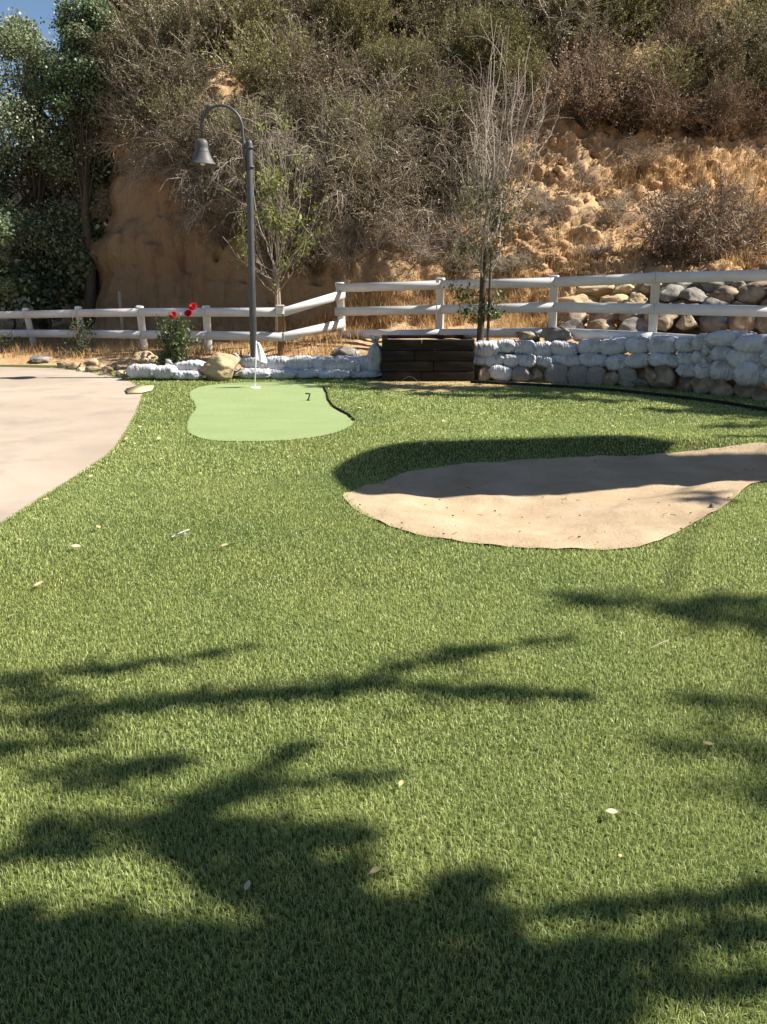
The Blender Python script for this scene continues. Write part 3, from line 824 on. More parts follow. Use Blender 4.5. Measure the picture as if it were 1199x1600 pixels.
for (px, py, Y, rx, rz, lab) in [(150, 400, 19.4, 46, 60, 'dark leafy shrub in the shade at the foot of the cliff'),
                                 (70, 440, 19.0, 60, 50, 'dark shaded undergrowth shrub beneath the tall tree'),
                                 (10, 445, 18.6, 50, 45, 'dark shrub in the shade behind the leaning fence post')]:
    p = atY(px, py, Y); m = pxm(p)
    leafy_tree('shrub', lab, (p.x, Y, .2), [((p.x, Y, p.z), (rx / m, rx / m, rz / m))], 'poplar', .12, 170, tr=.04, nclump=22)['category'] = 'shrub'

# ------------------------------------------------------------------ lamp post
LY = 13.1
lb = atY(396.5, 566, LY); lx = lb.x; lz = .22
ptop = atY(389.5, 222, LY)
lamp = thing('street_lamp', (lx, LY, lz), 'dark grey street lamp with gooseneck arm and bell shade behind the putting green', 'street lamp')
pr = .054
g = Geo().tube([(lx, LY, lz - .3), ((lx + ptop.x) / 2, LY, 2), (ptop.x, LY, ptop.z - .02), (ptop.x, LY, ptop.z + .02), (ptop.x, LY, ptop.z + .03)], [pr, pr * .98, pr * .95, pr * .7, .004], 16)
build('pole', g, M['pole'], lamp, (lx, LY, lz))
ax = atY(381, 240, LY); sx_ = atY(317, 240, LY); at = atY(349, 165, LY)
ar = .022
cen = Vector(((ax.x + sx_.x) / 2, LY - .02, atY(349, 202, LY).z)); hw = (ax.x - sx_.x) / 2; hh = at.z - cen.z
low = atY(382, 268, LY)
pts = [(ax.x + .02, LY - .02, low.z), (ax.x + .01, LY - .02, ax.z)]
for k in range(0, 21):
    a = math.pi * k / 20
    pts.append((cen.x + hw * math.cos(a), LY - .02, cen.z + hh * math.sin(a)))
pts.append((sx_.x, LY - .02, atY(317, 222, LY).z))
build('arm', Geo().tube(pts, ar, 10, True), M['pole'], lamp, (lx, LY, lz))
for yy in (231, 261):
    q = atY(386, yy, LY)
    g = Geo().lathe([(pr * 1.0, -.012), (pr * 1.1, -.012), (pr * 1.1, .012), (pr * 1.0, .012)], 16, (ptop.x + .005, LY, q.z))
    g.tube([(ptop.x, LY - .02, q.z), (ax.x - .02, LY - .02, q.z)], .012, 6, True)
    build('clamp', g, M['pole'], lamp, (lx, LY, lz))
zt, zb = atY(317, 217, LY).z, atY(317, 258, LY).z
Hs = zt - zb; c = (sx_.x, LY - .02, zb); rs = 21.5 / pxm(sx_)
prof = [(.001, 1.0), (.28, .985), (.42, .93), (.50, .84), (.52, .70), (.525, .56), (.57, .53), (.57, .50), (.60, .44), (.66, .34), (.76, .20), (.88, .08), (1.0, .02), (1.0, 0), (.97, 0), (.85, .05), (.68, .17), (.5, .35), (.3, .45), (.001, .47)]
sh = build('lamp_shade', Geo().lathe([(a * rs, b * Hs) for a, b in prof], 28, c), M['shade'], lamp, (lx, LY, lz))
build('bulb', Geo().lathe([(.001, -.01), (.03, .0), (.045, .03), (.04, .07), (.02, .11), (.001, .12)], 14, (c[0], c[1], zb + .0)), M['bulb'], lamp, (lx, LY, lz))

# ------------------------------------------------------------------ fences
def rail_geo(a, b, h, th):
    a, b = Vector(a), Vector(b)
    d = (b - a).normalized()
    nrm = Vector((d.y, -d.x, 0)).normalized()
    up = Vector((0, 0, 1))
    bm = bmesh.new()
    vs = []
    for p in (a, b):
        for (i, j) in ((-1, -1), (1, -1), (1, 1), (-1, 1)):
            vs.append(bm.verts.new(p + nrm * (th / 2 * i) + up * (h / 2 * j)))
    for f in ((3, 2, 1, 0), (4, 5, 6, 7), (0, 1, 5, 4), (1, 2, 6, 5), (2, 3, 7, 6), (3, 0, 4, 7)):
        bm.faces.new([vs[k] for k in f])
    bmesh.ops.bevel(bm, geom=bm.edges[:], offset=.006, segments=2, affect='EDGES')
    bmesh.ops.recalc_face_normals(bm, faces=bm.faces[:])
    return Geo().from_bm(bm)

def post_geo(base, top, r_, round_top, rot=0.0, sides=4):
    base, top = Vector(base), Vector(top)
    g = Geo()
    n = 16
    secs = []
    def ring(r):
        out = []
        for k in range(n):
            a = 2 * math.pi * k / n
            c_, s_ = math.cos(a), math.sin(a)
            e = .35 if sides == 4 else 1.0
            x = math.copysign(abs(c_) ** e, c_) * r; y = math.copysign(abs(s_) ** e, s_) * r
            out.append((x * math.cos(rot) - y * math.sin(rot), x * math.sin(rot) + y * math.cos(rot)))
        return out
    if round_top: lev = [(0, 1), (1 - .06, 1), (1 - .055, 1.12), (1 - .02, 1.1), (1 - .005, .8), (1, .01)]
    else: lev = [(0, 1), (1 - .07, 1), (1 - .069, 1.14), (1 - .012, 1.14), (1, 1.05), (1.0005, .01)]
    vs = []
    for f, m in lev:
        c = base.lerp(top, f)
        for x, y in ring(r_ * m): vs.append((c.x + x, c.y + y, c.z))
    fs = []
    for i in range(len(lev) - 1):
        for k in range(n):
            fs.append((i * n + k, i * n + (k + 1) % n, (i + 1) * n + (k + 1) % n, (i + 1) * n + k))
    return g.add(vs, fs)

def make_fence(label, posts, rails, group, post_side=.045, round_top=False, rot=0.0, rail_h=None):
    """posts: (px_top, py_top, px_bot, py_bot, Y[, material]); rails: lists of (px, py, Y) centre points per rail run piece"""
    o0 = atY(posts[0][2], posts[0][3], posts[0][4])
    t = thing('rail_fence', o0, label, 'fence', group)
    for pd in posts:
        Y = pd[4]
        tp_, bt = atY(pd[0], pd[1], Y + post_side + .02), atY(pd[2], pd[3], Y + post_side + .02)
        bt.z = min(bt.z, hilldrop(bt.x, bt.y) - .1)
        o = build('post', post_geo(bt, tp_, .062, round_top, rot), M[pd[5]] if len(pd) > 5 else M['white'], t, o0)
        if len(pd) > 6: o['label'] = pd[6]
    for (a, b, hpx) in rails:
        A, B_ = atY(*a), atY(*b)
        build('rail', rail_geo(A, B_, hpx, .042), M['white'], t, o0, smooth=False)
    return t

RH = .148
# left run (recedes to the left)
LP = [(-58, 484, -38, 556, 18.0), (39.5, 481, 58, 556, 17.0), (122, 478, 134, 562, 16.2), (218, 477, 228, 562, 15.3), (322, 477, 327, 562, 14.6)]
def rr(pa, pb, ya, yb): return ((pa, ya[0], ya[1]), (pb, yb[0], yb[1]))
left_rails = []
tops = [(-58, 492.5, 18.0), (39, 491.5, 17.0), (122, 489.5, 16.2), (218, 488, 15.3), (322, 488, 14.6), (441, 487.5, 14.0)]
mids = [(-54, 520.5, 18.0), (44, 521, 17.0), (126, 521.5, 16.2), (221, 523, 15.3), (324, 524, 14.6), (442, 526.5, 14.0)]
bots = [(-48, 546, 18.0), (50, 547, 17.0), (131, 552, 16.2), (226, 553.5, 15.3), (326, 558, 14.6)]
for L in (tops, mids, bots):
    for a, b in zip(L[:-1], L[1:]): left_rails.append((a, b, RH))
make_fence('white three rail fence with leaning posts beside the driveway and roses', LP, left_rails, 'white rail fences along the hill', round_top=True, rot=.4)
# short lit section climbing to the corner post
make_fence('short sloping white rail section joined to a bare brown post', [(440, 478, 440, 560, 14.02, 'brown_wood', 'bare brown wooden post under a white cap')],
           [((443, 487.5, 13.98), (539, 459, 15.02), RH), ((443, 526.5, 13.98), (538, 505, 15.02), RH), ((452, 566, 14.05), (533, 545, 14.95), RH)], 'white rail fences along the hill', post_side=.03)
cap = post_geo(atY(438, 490, 13.98), atY(437.5, 476.5, 13.98), .064, True)
f2 = [o for o in bpy.data.objects if o.get('label', '').startswith('short sloping')][0]
build('post_cap', cap, M['white'], f2, tuple(f2.location))
# right run (comes nearer to the right)
RP = [(531, 441, 536, 548, 15.0), (688.5, 434, 687, 530, 13.9), (866.5, 430, 862, 540, 12.9), (1026, 425, 1018, 545, 12.1), (1222, 414, 1205, 550, 11.3), (1480, 400, 1462, 570, 10.3)]
tops = [(526, 450, 14.98), (690, 445, 13.9), (867, 441, 12.9), (1025, 434, 12.1), (1222, 429, 11.3), (1480, 418, 10.3)]
mids = [(524, 487, 14.98), (690, 483.5, 13.9), (866, 480, 12.9), (1023, 482.5, 12.1), (1216, 487, 11.3), (1474, 484, 10.3)]
bots = [(530, 523, 14.98), (688, 521, 13.9), (861, 519.5, 12.9), (1020, 527, 12.1), (1212, 540, 11.3), (1468, 548, 10.3)]
rails = []
for L in (tops, mids, bots):
    for a, b in zip(L[:-1], L[1:]): rails.append((a, b, RH))
make_fence('long white three rail fence behind the timber planter and sandbag wall', RP, rails, 'white rail fences along the hill', rot=-.3)

# ------------------------------------------------------------------ sandbags
def bag_mesh(L, D_, H, seed, tail=True, upright=False):
    """stuffed woven sack along +X: flattened pillow, sagging, creased towards its sewn and tied ends"""
    rs_ = random.Random(seed)
    nu, nv = 46, 34
    vs = []
    off = Vector((seed * 3.7, seed * 1.3, seed * .7))
    ph = [rs_.uniform(0, 6.28) for _ in range(8)]
    sag = rs_.uniform(-.06, .06); skew = rs_.uniform(-.12, .12)
    for i in range(nu + 1):
        u = -1 + 2 * i / nu
        au = abs(u)
        wy_ = max(0.0, 1 - au ** 5) ** .42                      # stays wide nearly to the end
        wz = max(0.0, 1 - au ** 4.2) ** .6                     # flattens towards the seams
        wy_ = max(wy_, .66); wz = max(wz, .05)
        if i in (0, nu): u *= 1.09; wy_ = .74
        for k in range(nv):
            a = 2 * math.pi * k / nv
            c_, s_ = math.cos(a), math.sin(a)
            y = math.copysign(abs(c_) ** .7, c_) * wy_; z = math.copysign(abs(s_) ** .72, s_) * wz
            p = Vector((u * L / 2, y * D_ / 2, z * H / 2))
            nrm = Vector((u * .2, c_, s_)).normalized()
            e = max(0.0, (au - .35) / .65)
            d = .012 * noise.fractal(p * 5 + off, .7, 2, 3)
            d += .020 * e * (abs(math.sin(a * 4.5 + ph[0] + 1.2 * math.sin(u * 3 + ph[1]))) - .5) * (1 if u > 0 else .8)
            r1 = noise.noise(Vector((u * 5 + ph[2] + c_ * 1.2, s_ * 1.2, seed)))
            d -= .026 * max(0, .2 - abs(r1)) * 5 * .5
            p += nrm * d
            p.z += H * (sag * math.sin(u * 2.2 + ph[3]) + .05 * (u * u - .4) * (1 if s_ < 0 else -.5)) + skew * .1 * p.y
            p.y += skew * .15 * p.x
            vs.append(tuple(p))
    fs = [(i * nv + k, i * nv + (k + 1) % nv, (i + 1) * nv + (k + 1) % nv, (i + 1) * nv + k) for i in range(nu) for k in range(nv)]
    g = Geo().add(vs, fs)
    t = None
    if tail:
        t = Geo()
        prof = [(-.02, .05), (.01, .022), (.03, .018), (.06, .04), (.10, .07), (.125, .065)]
        vs = []; ns_ = 20
        for x, r_ in prof:
            for k in range(ns_):
                a = 2 * math.pi * k / ns_
                q = r_ * (1 + .4 * math.cos(a * 5 + seed))
                vs.append((L / 2 - .01 + x, math.cos(a) * q * .8, math.sin(a) * q + .02 + x * .3))
        fs = [(i * ns_ + k, i * ns_ + (k + 1) % ns_, (i + 1) * ns_ + (k + 1) % ns_, (i + 1) * ns_ + k) for i in range(len(prof) - 1) for k in range(ns_)]
        t.add(vs, fs)
    return g, t

ORD = ['first', 'second', 'third', 'fourth', 'fifth', 'sixth', 'seventh', 'eighth', 'ninth', 'tenth', 'eleventh', 'twelfth', 'thirteenth', 'fourteenth', 'fifteenth', 'sixteenth', 'seventeenth', 'eighteenth', 'nineteenth', 'twentieth']
bagno = [0]
def bag(x0, x1, y0, y1, Y, label, group, mat='bag', tail=None, depth=None, yaw=0.0, grow=1.1, tilt=None):
    bagno[0] += 1
    sd = bagno[0]
    p = atY((x0 + x1) / 2, (y0 + y1) / 2, Y)
    m = pxm(p)
    w, h = (x1 - x0) / m * grow, (y1 - y0) / m * grow * .99
    if w >= h * 1.05: w *= 1.07; p += Vector((0, random.uniform(-.03, .03), 0))
    upright = h > w * 1.05
    tail = (sd % 3 == 0) if tail is None else tail
    D_ = depth or max(.30, min(w, h) * 1.25)
    if upright:
        g, t = bag_mesh(h, D_, w, sd, tail)
        rot = (0, -math.pi / 2 + random.uniform(-.1, .1), 0)
        rot = (0, R(-90) + (tilt or 0), 0)
    else:
        g, t = bag_mesh(w, D_, h, sd, tail)
        rot = (random.uniform(-.12, .12), random.uniform(-.07, .07) if tilt is None else tilt, yaw - .12 + random.uniform(-.1, .1))
        if sd % 2: rot = (rot[0], rot[1], rot[2] + math.pi)
    o = build('sandbag', g, M[mat])
    o.location = p; o.rotation_euler = rot
    tag(o, label, 'sandbag', group)
    if t:
        build('tied_neck', t, M[mat], o)
    return o

def wallY(px):
    return float(np.interp(px, [740, 900, 1000, 1060, 1110, 1199, 1300, 1560], [12.55, 12.2, 11.75, 11.4, 11.05, 10.45, 9.9, 8.6]))
wy = -.24
ROW1 = [(740, 780, 533, 557), (777, 806, 531, 551), (804, 836, 533, 553), (835, 864, 535, 559), (863, 902, 533, 557), (906, 940, 531, 552), (939, 982, 530, 553),
        (981, 1016, 527, 552), (1017, 1058, 526, 552), (1057, 1086, 526, 550), (1085, 1116, 522, 548), (1155, 1222, 524, 550), (1218, 1275, 522, 550)]
ROW2 = [(741, 762, 556, 572), (759, 790, 553, 573), (788, 812, 552, 573), (810, 838, 553, 573), (839, 866, 555, 573), (864, 908, 554, 573), (908, 949, 552, 573), (949, 980, 554, 577),
        (979, 1017, 552, 574), (1017, 1062, 552, 573), (1060, 1087, 550, 569), (1085, 1116, 548, 570), (1114, 1145, 542, 565), (1143, 1197, 544, 574), (1196, 1250, 546, 576)]
ROW3 = [(768, 800, 570, 594), (1063, 1094, 568, 589), (1088, 1117, 566, 591), (1115, 1152, 563, 594), (1152, 1197, 566, 603), (1197, 1250, 572, 606)]
UP = [(853, 888, 569, 603), (888, 921, 571, 604), (918, 944, 572, 605), (966, 994, 575, 606), (800, 826, 573, 598)]
for i, (a, b, c, d) in enumerate(ROW1):
    bag(a, b, c, d, wallY((a + b) / 2) + .32, f'white sandbag {ORD[i]} from the timber planter in the top row of the long wall', 'sandbags of the long wall', yaw=wy)
bag(1113, 1180, 518, 542, wallY(1146) + .34, 'large bright sunlit sandbag lying highest on top of the long wall', 'sandbags of the long wall', yaw=wy)
for i, (a, b, c, d) in enumerate(ROW2):
    bag(a, b, c, d, wallY((a + b) / 2) + .25, f'white sandbag {ORD[i]} from the timber planter in the middle row of the long wall', 'sandbags of the long wall', yaw=wy)
for i, (a, b, c, d) in enumerate(ROW3):
    bag(a, b, c, d, wallY((a + b) / 2) + .18, f'bulging white sandbag {ORD[i]} from the timber planter in the lower row of the long wall', 'sandbags of the long wall', yaw=wy)
for i, (a, b, c, d) in enumerate(UP):
    bag(a, b, c, d, wallY((a + b) / 2) + .16, f'dirty grey sandbag standing upright at the foot of the long wall, {ORD[[1, 2, 3, 4, 0][i]]} from the planter', 'upright sandbags at the wall foot', mat='bag_dirty', tail=False, depth=.26)
for r_i, (yc, n_, dz) in enumerate([(539, 'top', .32), (563, 'middle', .25), (592, 'lower', .18), (620, 'lowest', .16)]):
    for k in range(7):
        x0 = 1252 + k * 44 + (r_i % 2) * 18
        dy = (x0 - 1250) * (.02 + .055 * r_i)
        bag(x0, x0 + 46, yc - 13 + dy, yc + 14 + dy, wallY(x0 + 20) + dz, f'white sandbag beyond the right edge of the view, {ORD[k]} along the {n_} row', 'sandbags of the long wall', yaw=wy - .2, tail=False)
# left of the planter: two courses
for i, (a, b, c, d) in enumerate([(381, 416, 557, 577), (414, 452, 558, 578), (449, 488, 558, 579), (486, 527, 559, 580), (524, 566, 558, 581), (560, 592, 557, 582)]):
    bag(a, b, c, d, 13.15 - i * .02, f'white sandbag {ORD[i]} from the round boulder in the top row behind the putting green', 'sandbags behind the putting green', yaw=0, grow=1.14)
for i, (a, b, c, d) in enumerate([(378, 424, 576, 590), (420, 462, 577, 591), (458, 505, 578, 590), (500, 548, 578, 590), (545, 592, 579, 590)]):
    bag(a, b, c, d, 12.9, f'half buried sandbag {ORD[i]} from the round boulder in the bottom row behind the putting green', 'sandbags behind the putting green', yaw=0, grow=1.12)
bag(574, 597, 540, 588, 13.0, 'white sandbag standing on end against the timber planter', None, tail=True, tilt=.15)
for i, (a, b, c, d, l) in enumerate([(203, 246, 570, 590, 'smooth blue white sandbag nearest the driveway stones'), (242, 276, 572, 590, 'small sandbag between the rose bush and the driveway'),
                                     (275, 321, 565, 581, 'white sandbag lying on top beneath the red roses'), (274, 314, 579, 592, 'creased sandbag under another one beside the round boulder')]):
    bag(a, b, c, d, 12.75 + (.1 if i == 2 else 0), l, 'sandbags below the rose bush', grow=1.14, tail=i == 2)
# bags behind the right fence, on the rock wall
for i, (a, b, c, d) in enumerate([(1030, 1062, 440, 470), (1064, 1095, 440, 462), (1120, 1152, 440, 460), (1160, 1200, 440, 462), (1200, 1240, 436, 460)]):
    bag(a, b, c, d, float(np.interp(a, [1023, 1199], [13.6, 13.0])), f'grey sandbag {ORD[i]} from the fence post on top of the rock wall', 'sandbags on the rock wall', mat='bag_dirty', yaw=wy, tail=False)

# ------------------------------------------------------------------ rocks
def rock_mesh(seed, sx, sy, sz, sub=4, rough=.22):
    bm = bmesh.new()
    bmesh.ops.create_icosphere(bm, subdivisions=sub, radius=1)
    rs_ = random.Random(seed)
    planes = [(Vector((rs_.gauss(0, 1), rs_.gauss(0, 1), rs_.gauss(0, .8))).normalized(), rs_.uniform(.5, .88)) for _ in range(14)]
    off = Vector((seed * 1.7, seed * .9, seed * 2.3))
    for v in bm.verts:
        p = v.co.copy()
        for n_, d in planes:
            s = p.dot(n_) - d
            if s > 0: p -= n_ * s * .985
        p += p.normalized() * (rough * .5 * noise.fractal(p * 1.4 + off, .8, 2, 4) + .05 * noise.fractal(p * 4 + off, .7, 2, 3))
        v.co = Vector((p.x * sx, p.y * sy, p.z * sz))
    return Geo().from_bm(bm)

rockno = [10]
def rock(x0, x1, y0, y1, Y, label, group=None, mat='rock', grow=1.12, depth=None, name='rock', tilt=0.0):
    rockno[0] += 1
    p = atY((x0 + x1) / 2, (y0 + y1) / 2, Y)
    m = pxm(p)
    w, h = (x1 - x0) / m / 2 * grow, (y1 - y0) / m / 2 * grow
    g = rock_mesh(rockno[0], w, depth or max(w * .8, .1), h)
    o = build(name, g, M[mat])
    o.location = p; o.rotation_euler = (0, tilt, random.uniform(-.3, .3))
    return tag(o, label, 'rock', group)

rock(314, 380, 553, 594, 12.75, 'large rounded golden boulder between the sandbags behind the putting green', None, 'rock_gold', name='boulder', depth=.32)
rock(205, 256, 550, 575, 13.6, 'flat topped tan rock at the foot of the rose bush', None, 'rock_gold')
rock(245, 262, 552, 578, 13.4, 'small upright tan rock behind the sandbags and rose stems', None, 'rock')
rock(519, 568, 540, 566, 13.6, 'mottled grey rock below the sloping fence rail', None, 'rock_grey')
rock(806, 852, 518, 534, 12.9, 'pale flat rock lying on the sandbags by the fence', None, 'rock', tilt=.1)
rock(840, 900, 511, 535, 12.75, 'brown wedge shaped rock lying on the sandbags before the fence post', None, 'rock_grey', tilt=.1)
rock(44, 86, 556, 570, 15.2, 'dark grey rock at the driveway edge by the leaning post', None, 'rock_grey')
BORD = [(88, 110, 566, 577), (106, 126, 567, 579), (124, 136, 566, 580), (133, 153, 560, 575), (136, 156, 570, 583), (152, 166, 569, 578), (155, 178, 574, 588), (164, 182, 567, 576), (177, 198, 569, 580), (180, 200, 578, 589), (196, 210, 573, 585), (120, 133, 574, 582)]
for i, (a, b, c, d) in enumerate(BORD):
    rock(a, b, c, d, gnd((a + b) / 2, d - 1).y + .08, f'{["tan", "pale", "brown", "yellowish"][i % 4]} border stone, {ORD[i]} from the left in the row along the driveway edge', 'border stones along the driveway', ['rock', 'rock_gold', 'rock', 'rock_gold'][i % 4], grow=1.2)
# rocks under the sandbag wall
for (a, b, c, d, l, mt) in [(942, 972, 574, 605, 'grey brown rock between two upright sandbags', 'rock'), (986, 1016, 588, 608, 'small grey rock at the foot of the sandbag wall', 'rock_grey'),
                            (1000, 1034, 572, 600, 'brown rock wedged under the sandbags above the small grey rock', 'rock'), (1020, 1066, 568, 610, 'leaning slab of rock at the wall foot', 'rock'),
                            (1060, 1090, 588, 612, 'dark rock between the leaning slab and the big boulder', 'rock'), (1076, 1134, 580, 622, 'big brown boulder under the sandbag wall', 'rock'),
                            (1110, 1150, 588, 622, 'dark boulder behind the big brown boulder', 'rock'), (1150, 1180, 596, 630, 'dark rock under the bulging sandbags', 'rock'),
                            (1176, 1206, 602, 634, 'narrow brown rock at the right end of the wall foot', 'rock'), (744, 775, 572, 598, 'brown rock at the corner of the timber planter', 'rock'),
                            (1206, 1260, 600, 640, 'boulder beyond the right end of the wall foot', 'rock'), (822, 856, 575, 600, 'shaded rock at the foot of the wall between upright sandbags', 'rock')]:
    rock(a, b, c, d, wallY((a + b) / 2) + .18, l, 'rocks at the foot of the sandbag wall', mt, tilt=random.uniform(-.3, .3), depth=.2)
# rock wall behind the right fence: rows from the bottom up
rw = random.Random(5)
rown = ['bottom', 'second lowest', 'second highest', 'top']
for r_i, (yc, hh_, y_off) in enumerate([(510, 30, .45), (490, 32, .7), (469, 30, .95), (450, 26, 1.2)]):
    x = 868 + (r_i % 2) * 14 + (0 if r_i < 3 else 10); i = 0
    while x < 1250:
        w = rw.uniform(34, 58)
        if r_i >= 2 and x < 960: w *= 1.2
        fy = float(np.interp(x, [866, 1023, 1222], [12.9, 12.1, 11.3]))
        lit = x < 985  # sunlit end of the wall: upper rocks coloured golden as the sun shows them
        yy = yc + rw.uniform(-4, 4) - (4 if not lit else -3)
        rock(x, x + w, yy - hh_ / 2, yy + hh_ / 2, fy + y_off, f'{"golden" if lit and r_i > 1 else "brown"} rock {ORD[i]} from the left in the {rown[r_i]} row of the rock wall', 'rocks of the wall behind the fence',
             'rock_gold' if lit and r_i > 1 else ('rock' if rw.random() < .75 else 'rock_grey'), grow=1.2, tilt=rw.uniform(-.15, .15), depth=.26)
        x += w * .93; i += 1

# timber edging at the foot of the long wall
pts = [gnd(x, y) for x, y in [(735, 600), (860, 606), (960, 613), (1060, 624), (1130, 633), (1199, 645), (1300, 660)]]
g = Geo()
for a, b in zip(pts[:-1], pts[1:]):
    d = (b - a).normalized(); nrm = Vector((-d.y, d.x, 0))
    q = [a, b, b + nrm * .04, a + nrm * .04]
    vs = [(p.x, p.y, -.02) for p in q] + [(p.x, p.y, .05) for p in q]
    g.raw(vs, [(0, 1, 5, 4), (1, 2, 6, 5), (2, 3, 7, 6), (3, 0, 4, 7), (4, 5, 6, 7)])
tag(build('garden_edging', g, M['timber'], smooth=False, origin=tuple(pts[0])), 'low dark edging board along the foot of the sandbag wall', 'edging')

# ------------------------------------------------------------------ timber planter
py0 = 12.5
A, B_ = atY(597, 597, py0), atY(740, 597, py0)
zt_ = atY(670, 530.5, py0).z
o0 = ((A.x + B_.x) / 2, py0, 0)
pl = thing('planter_box', o0, 'dark stained timber planter box between the sandbag rows', 'planter')
g = Geo(); nC = 4; ch = zt_ / nC
rp = random.Random(3)
for i in range(nC):
    cut = A.x + (B_.x - A.x) * rp.uniform(.35, .7)
    for (xa, xb) in ((A.x, cut - .004), (cut + .004, B_.x)):
        dy = rp.uniform(0, .012)
        g.box((xa, py0 - dy, i * ch + .004 - (.06 if i == 0 else 0)), (xb, py0 + .09 - dy, (i + 1) * ch - .004), .007)
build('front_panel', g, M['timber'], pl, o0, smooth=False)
for xx in (A.x, B_.x - .09):
    g = Geo()
    for i in range(nC):
        g.box((xx + rp.uniform(0, .006), py0 + .097, i * ch + .004 - (.06 if i == 0 else 0)), (xx + .09, py0 + .95, (i + 1) * ch - .004), .007)
    build('side_panel', g, M['timber'], pl, o0, smooth=False)
g = Geo()
for i in range(nC):
    g.box((A.x, py0 + .957, i * ch + .004), (B_.x, py0 + 1.04, (i + 1) * ch - .004), .007)
build('back_panel', g, M['timber'], pl, o0, smooth=False)
g = Geo(); nn2 = 14
vs = []
for i in range(nn2):
    for j in range(nn2):
        x = A.x + .095 + (B_.x - A.x - .19) * i / (nn2 - 1); y = py0 + .1 + .84 * j / (nn2 - 1)
        vs.append((x, y, zt_ - .06 + .02 * noise.noise(Vector((x * 5, y * 5, 0)))))
build('soil', g.add(vs, [(i * nn2 + j, (i + 1) * nn2 + j, (i + 1) * nn2 + j + 1, i * nn2 + j + 1) for i in range(nn2 - 1) for j in range(nn2 - 1)]), M['berm'], pl, o0)
# bent wire at its foot
c0 = gnd(640, 603)
tag(build('wire_loop', Geo().tube([(c0.x - .16 + .32 * k / 12, c0.y + .03 * math.sin(k * .8), .01 + .13 * math.sin(math.pi * k / 12)) for k in range(13)], .0035, 6), M['wire'], origin=tuple(c0)),
    'bent wire loop sticking up in front of the timber planter', 'wire')
a, b = atY(455, 547, 14.1), atY(532, 527, 14.9)
tag(build('cable', Geo().tube([a.lerp(b, k / 10) + Vector((0, 0, -.05 * math.sin(math.pi * k / 10))) for k in range(11)], .006, 5), M['wire'], origin=tuple(a)),
    'thin slack cable below the sloping fence rail', 'cable')

# ------------------------------------------------------------------ bare trees by the fence
def bare_tree(name, label, base, trunk, shoots, trunkmat, twigmat, leafmat, leaves, lsize, leafzone, rt=.04, stems=1):
    base = Vector(base)
    t = thing(name, base, label, 'tree')
    tg = Geo()
    for s in range(stems):
        off = Vector((.05 * s, .03 * s, 0))
        tg.tube([base - Vector((0, 0, .15)) + off, base.lerp(trunk, .5) + off * .8 + Vector((.01, 0, 0)), trunk + off * .5], [rt, rt * .9, rt * .75], 10)
    build('trunk', tg, M[trunkmat], t, base)
    bg = Geo(); segs = []; segs_main = []
    for (tx, ty, tY, start, r0) in shoots:
        tip = atY(tx, ty, tY)
        st = base.lerp(trunk, start)
        mains = segs_main
        if len(mains) > 6 and random.random() < .72:
            cand = min(random.sample(mains, min(5, len(mains))), key=lambda q: abs(q[-1].x - tip.x))
            j = random.randint(2, 5)
            if cand[j].z < tip.z - .4: st = cand[j].copy(); r0 *= .7
        L = (tip - st).length
        mid_ = st.lerp(tip, .35) + Vector(((tip.x - st.x) * .28, (tip.y - st.y) * .28, -.05 * L))
        pts = []
        for k in range(10):
            u = k / 9
            p = st * (1 - u) ** 2 + mid_ * 2 * u * (1 - u) + tip * u * u
            pts.append(p + Vector((random.gauss(0, .03), random.gauss(0, .03), 0)) * L * .4 * (0 < k))
        bg.tube(pts, taper(r0, .004, 10), 5)
        segs.append(pts); segs_main.append(pts)
        for k in range(random.randint(3, 6)):
            j = random.randint(3, 8)
            d = (pts[j + 1] - pts[j - 1]).normalized() + Vector((random.gauss(0, .45), random.gauss(0, .45), random.gauss(.1, .25)))
            q = walk(pts[j], d, L * random.uniform(.1, .32), 5, .12, 0, .08)
            bg.tube(q, taper(.0055, .003, 6), 4); segs.append(q)
            if random.random() < .6:
                q2 = walk(q[3], (q[4] - q[2]).normalized() + Vector((random.gauss(0, .5), random.gauss(0, .5), .2)), L * .12, 4, .15)
                bg.tube(q2, taper(.0045, .0028, 5), 3); segs.append(q2)
    build('branches', bg, M[twigmat], t, base)
    if leaves:
        P = []
        tries = 0
        while len(P) < leaves and tries < leaves * 60:
            tries += 1
            s = random.choice(segs); j = random.randrange(len(s) - 1); p = s[j].lerp(s[j + 1], random.random())
            if leafzone(p): 
                for _ in range(random.randint(2, 6)): P.append(np.array(tuple(p)) + rng.normal(0, .06, 3))
        if P: build('foliage', Geo().add(*leaf_cards(np.array(P), lsize, up=.1, asp=.5)), M[leafmat], t, base, smooth=False)
    return t

def pxof(p):
    d = Vector((p[0], p[1], p[2] - EYE)); f = d.y * CP - d.z * SP; u = d.y * SP + d.z * CP
    return 599.5 + F * d.x / f, 800 - F * u / f

Yb = 14.9
base = atY(433, 545, Yb); base.z = hilldrop(base.x, Yb)
shoots = []
rs2 = random.Random(11)
for tx, ty in [(395, 150), (405, 165), (416, 185), (425, 200), (440, 150), (446, 165), (452, 190), (460, 180), (470, 215), (478, 240), (410, 240), (400, 290), (384, 250), (365, 320), (362, 352), (372, 375), (515, 285), (500, 320), (488, 300),
               (505, 345), (392, 330), (430, 260), (445, 285), (385, 400), (455, 400), (478, 360), (420, 330), (350, 370), (520, 330), (380, 205), (436, 215)]:
    shoots.append((tx, ty, Yb + rs2.uniform(-.7, .5), rs2.uniform(.62, 1.0), rs2.uniform(.007, .011)))
bare_tree('young_tree', 'slender pale young tree with sparse yellow green leaves behind the lamp', base, atY(431, 418, Yb), shoots, 'bark_pale', 'twig_pale', 'sapling_leaf', 1500, .075,
          lambda p: noise.noise(p * 2.2) > .12, rt=.038, stems=2)
Yb = 12.95
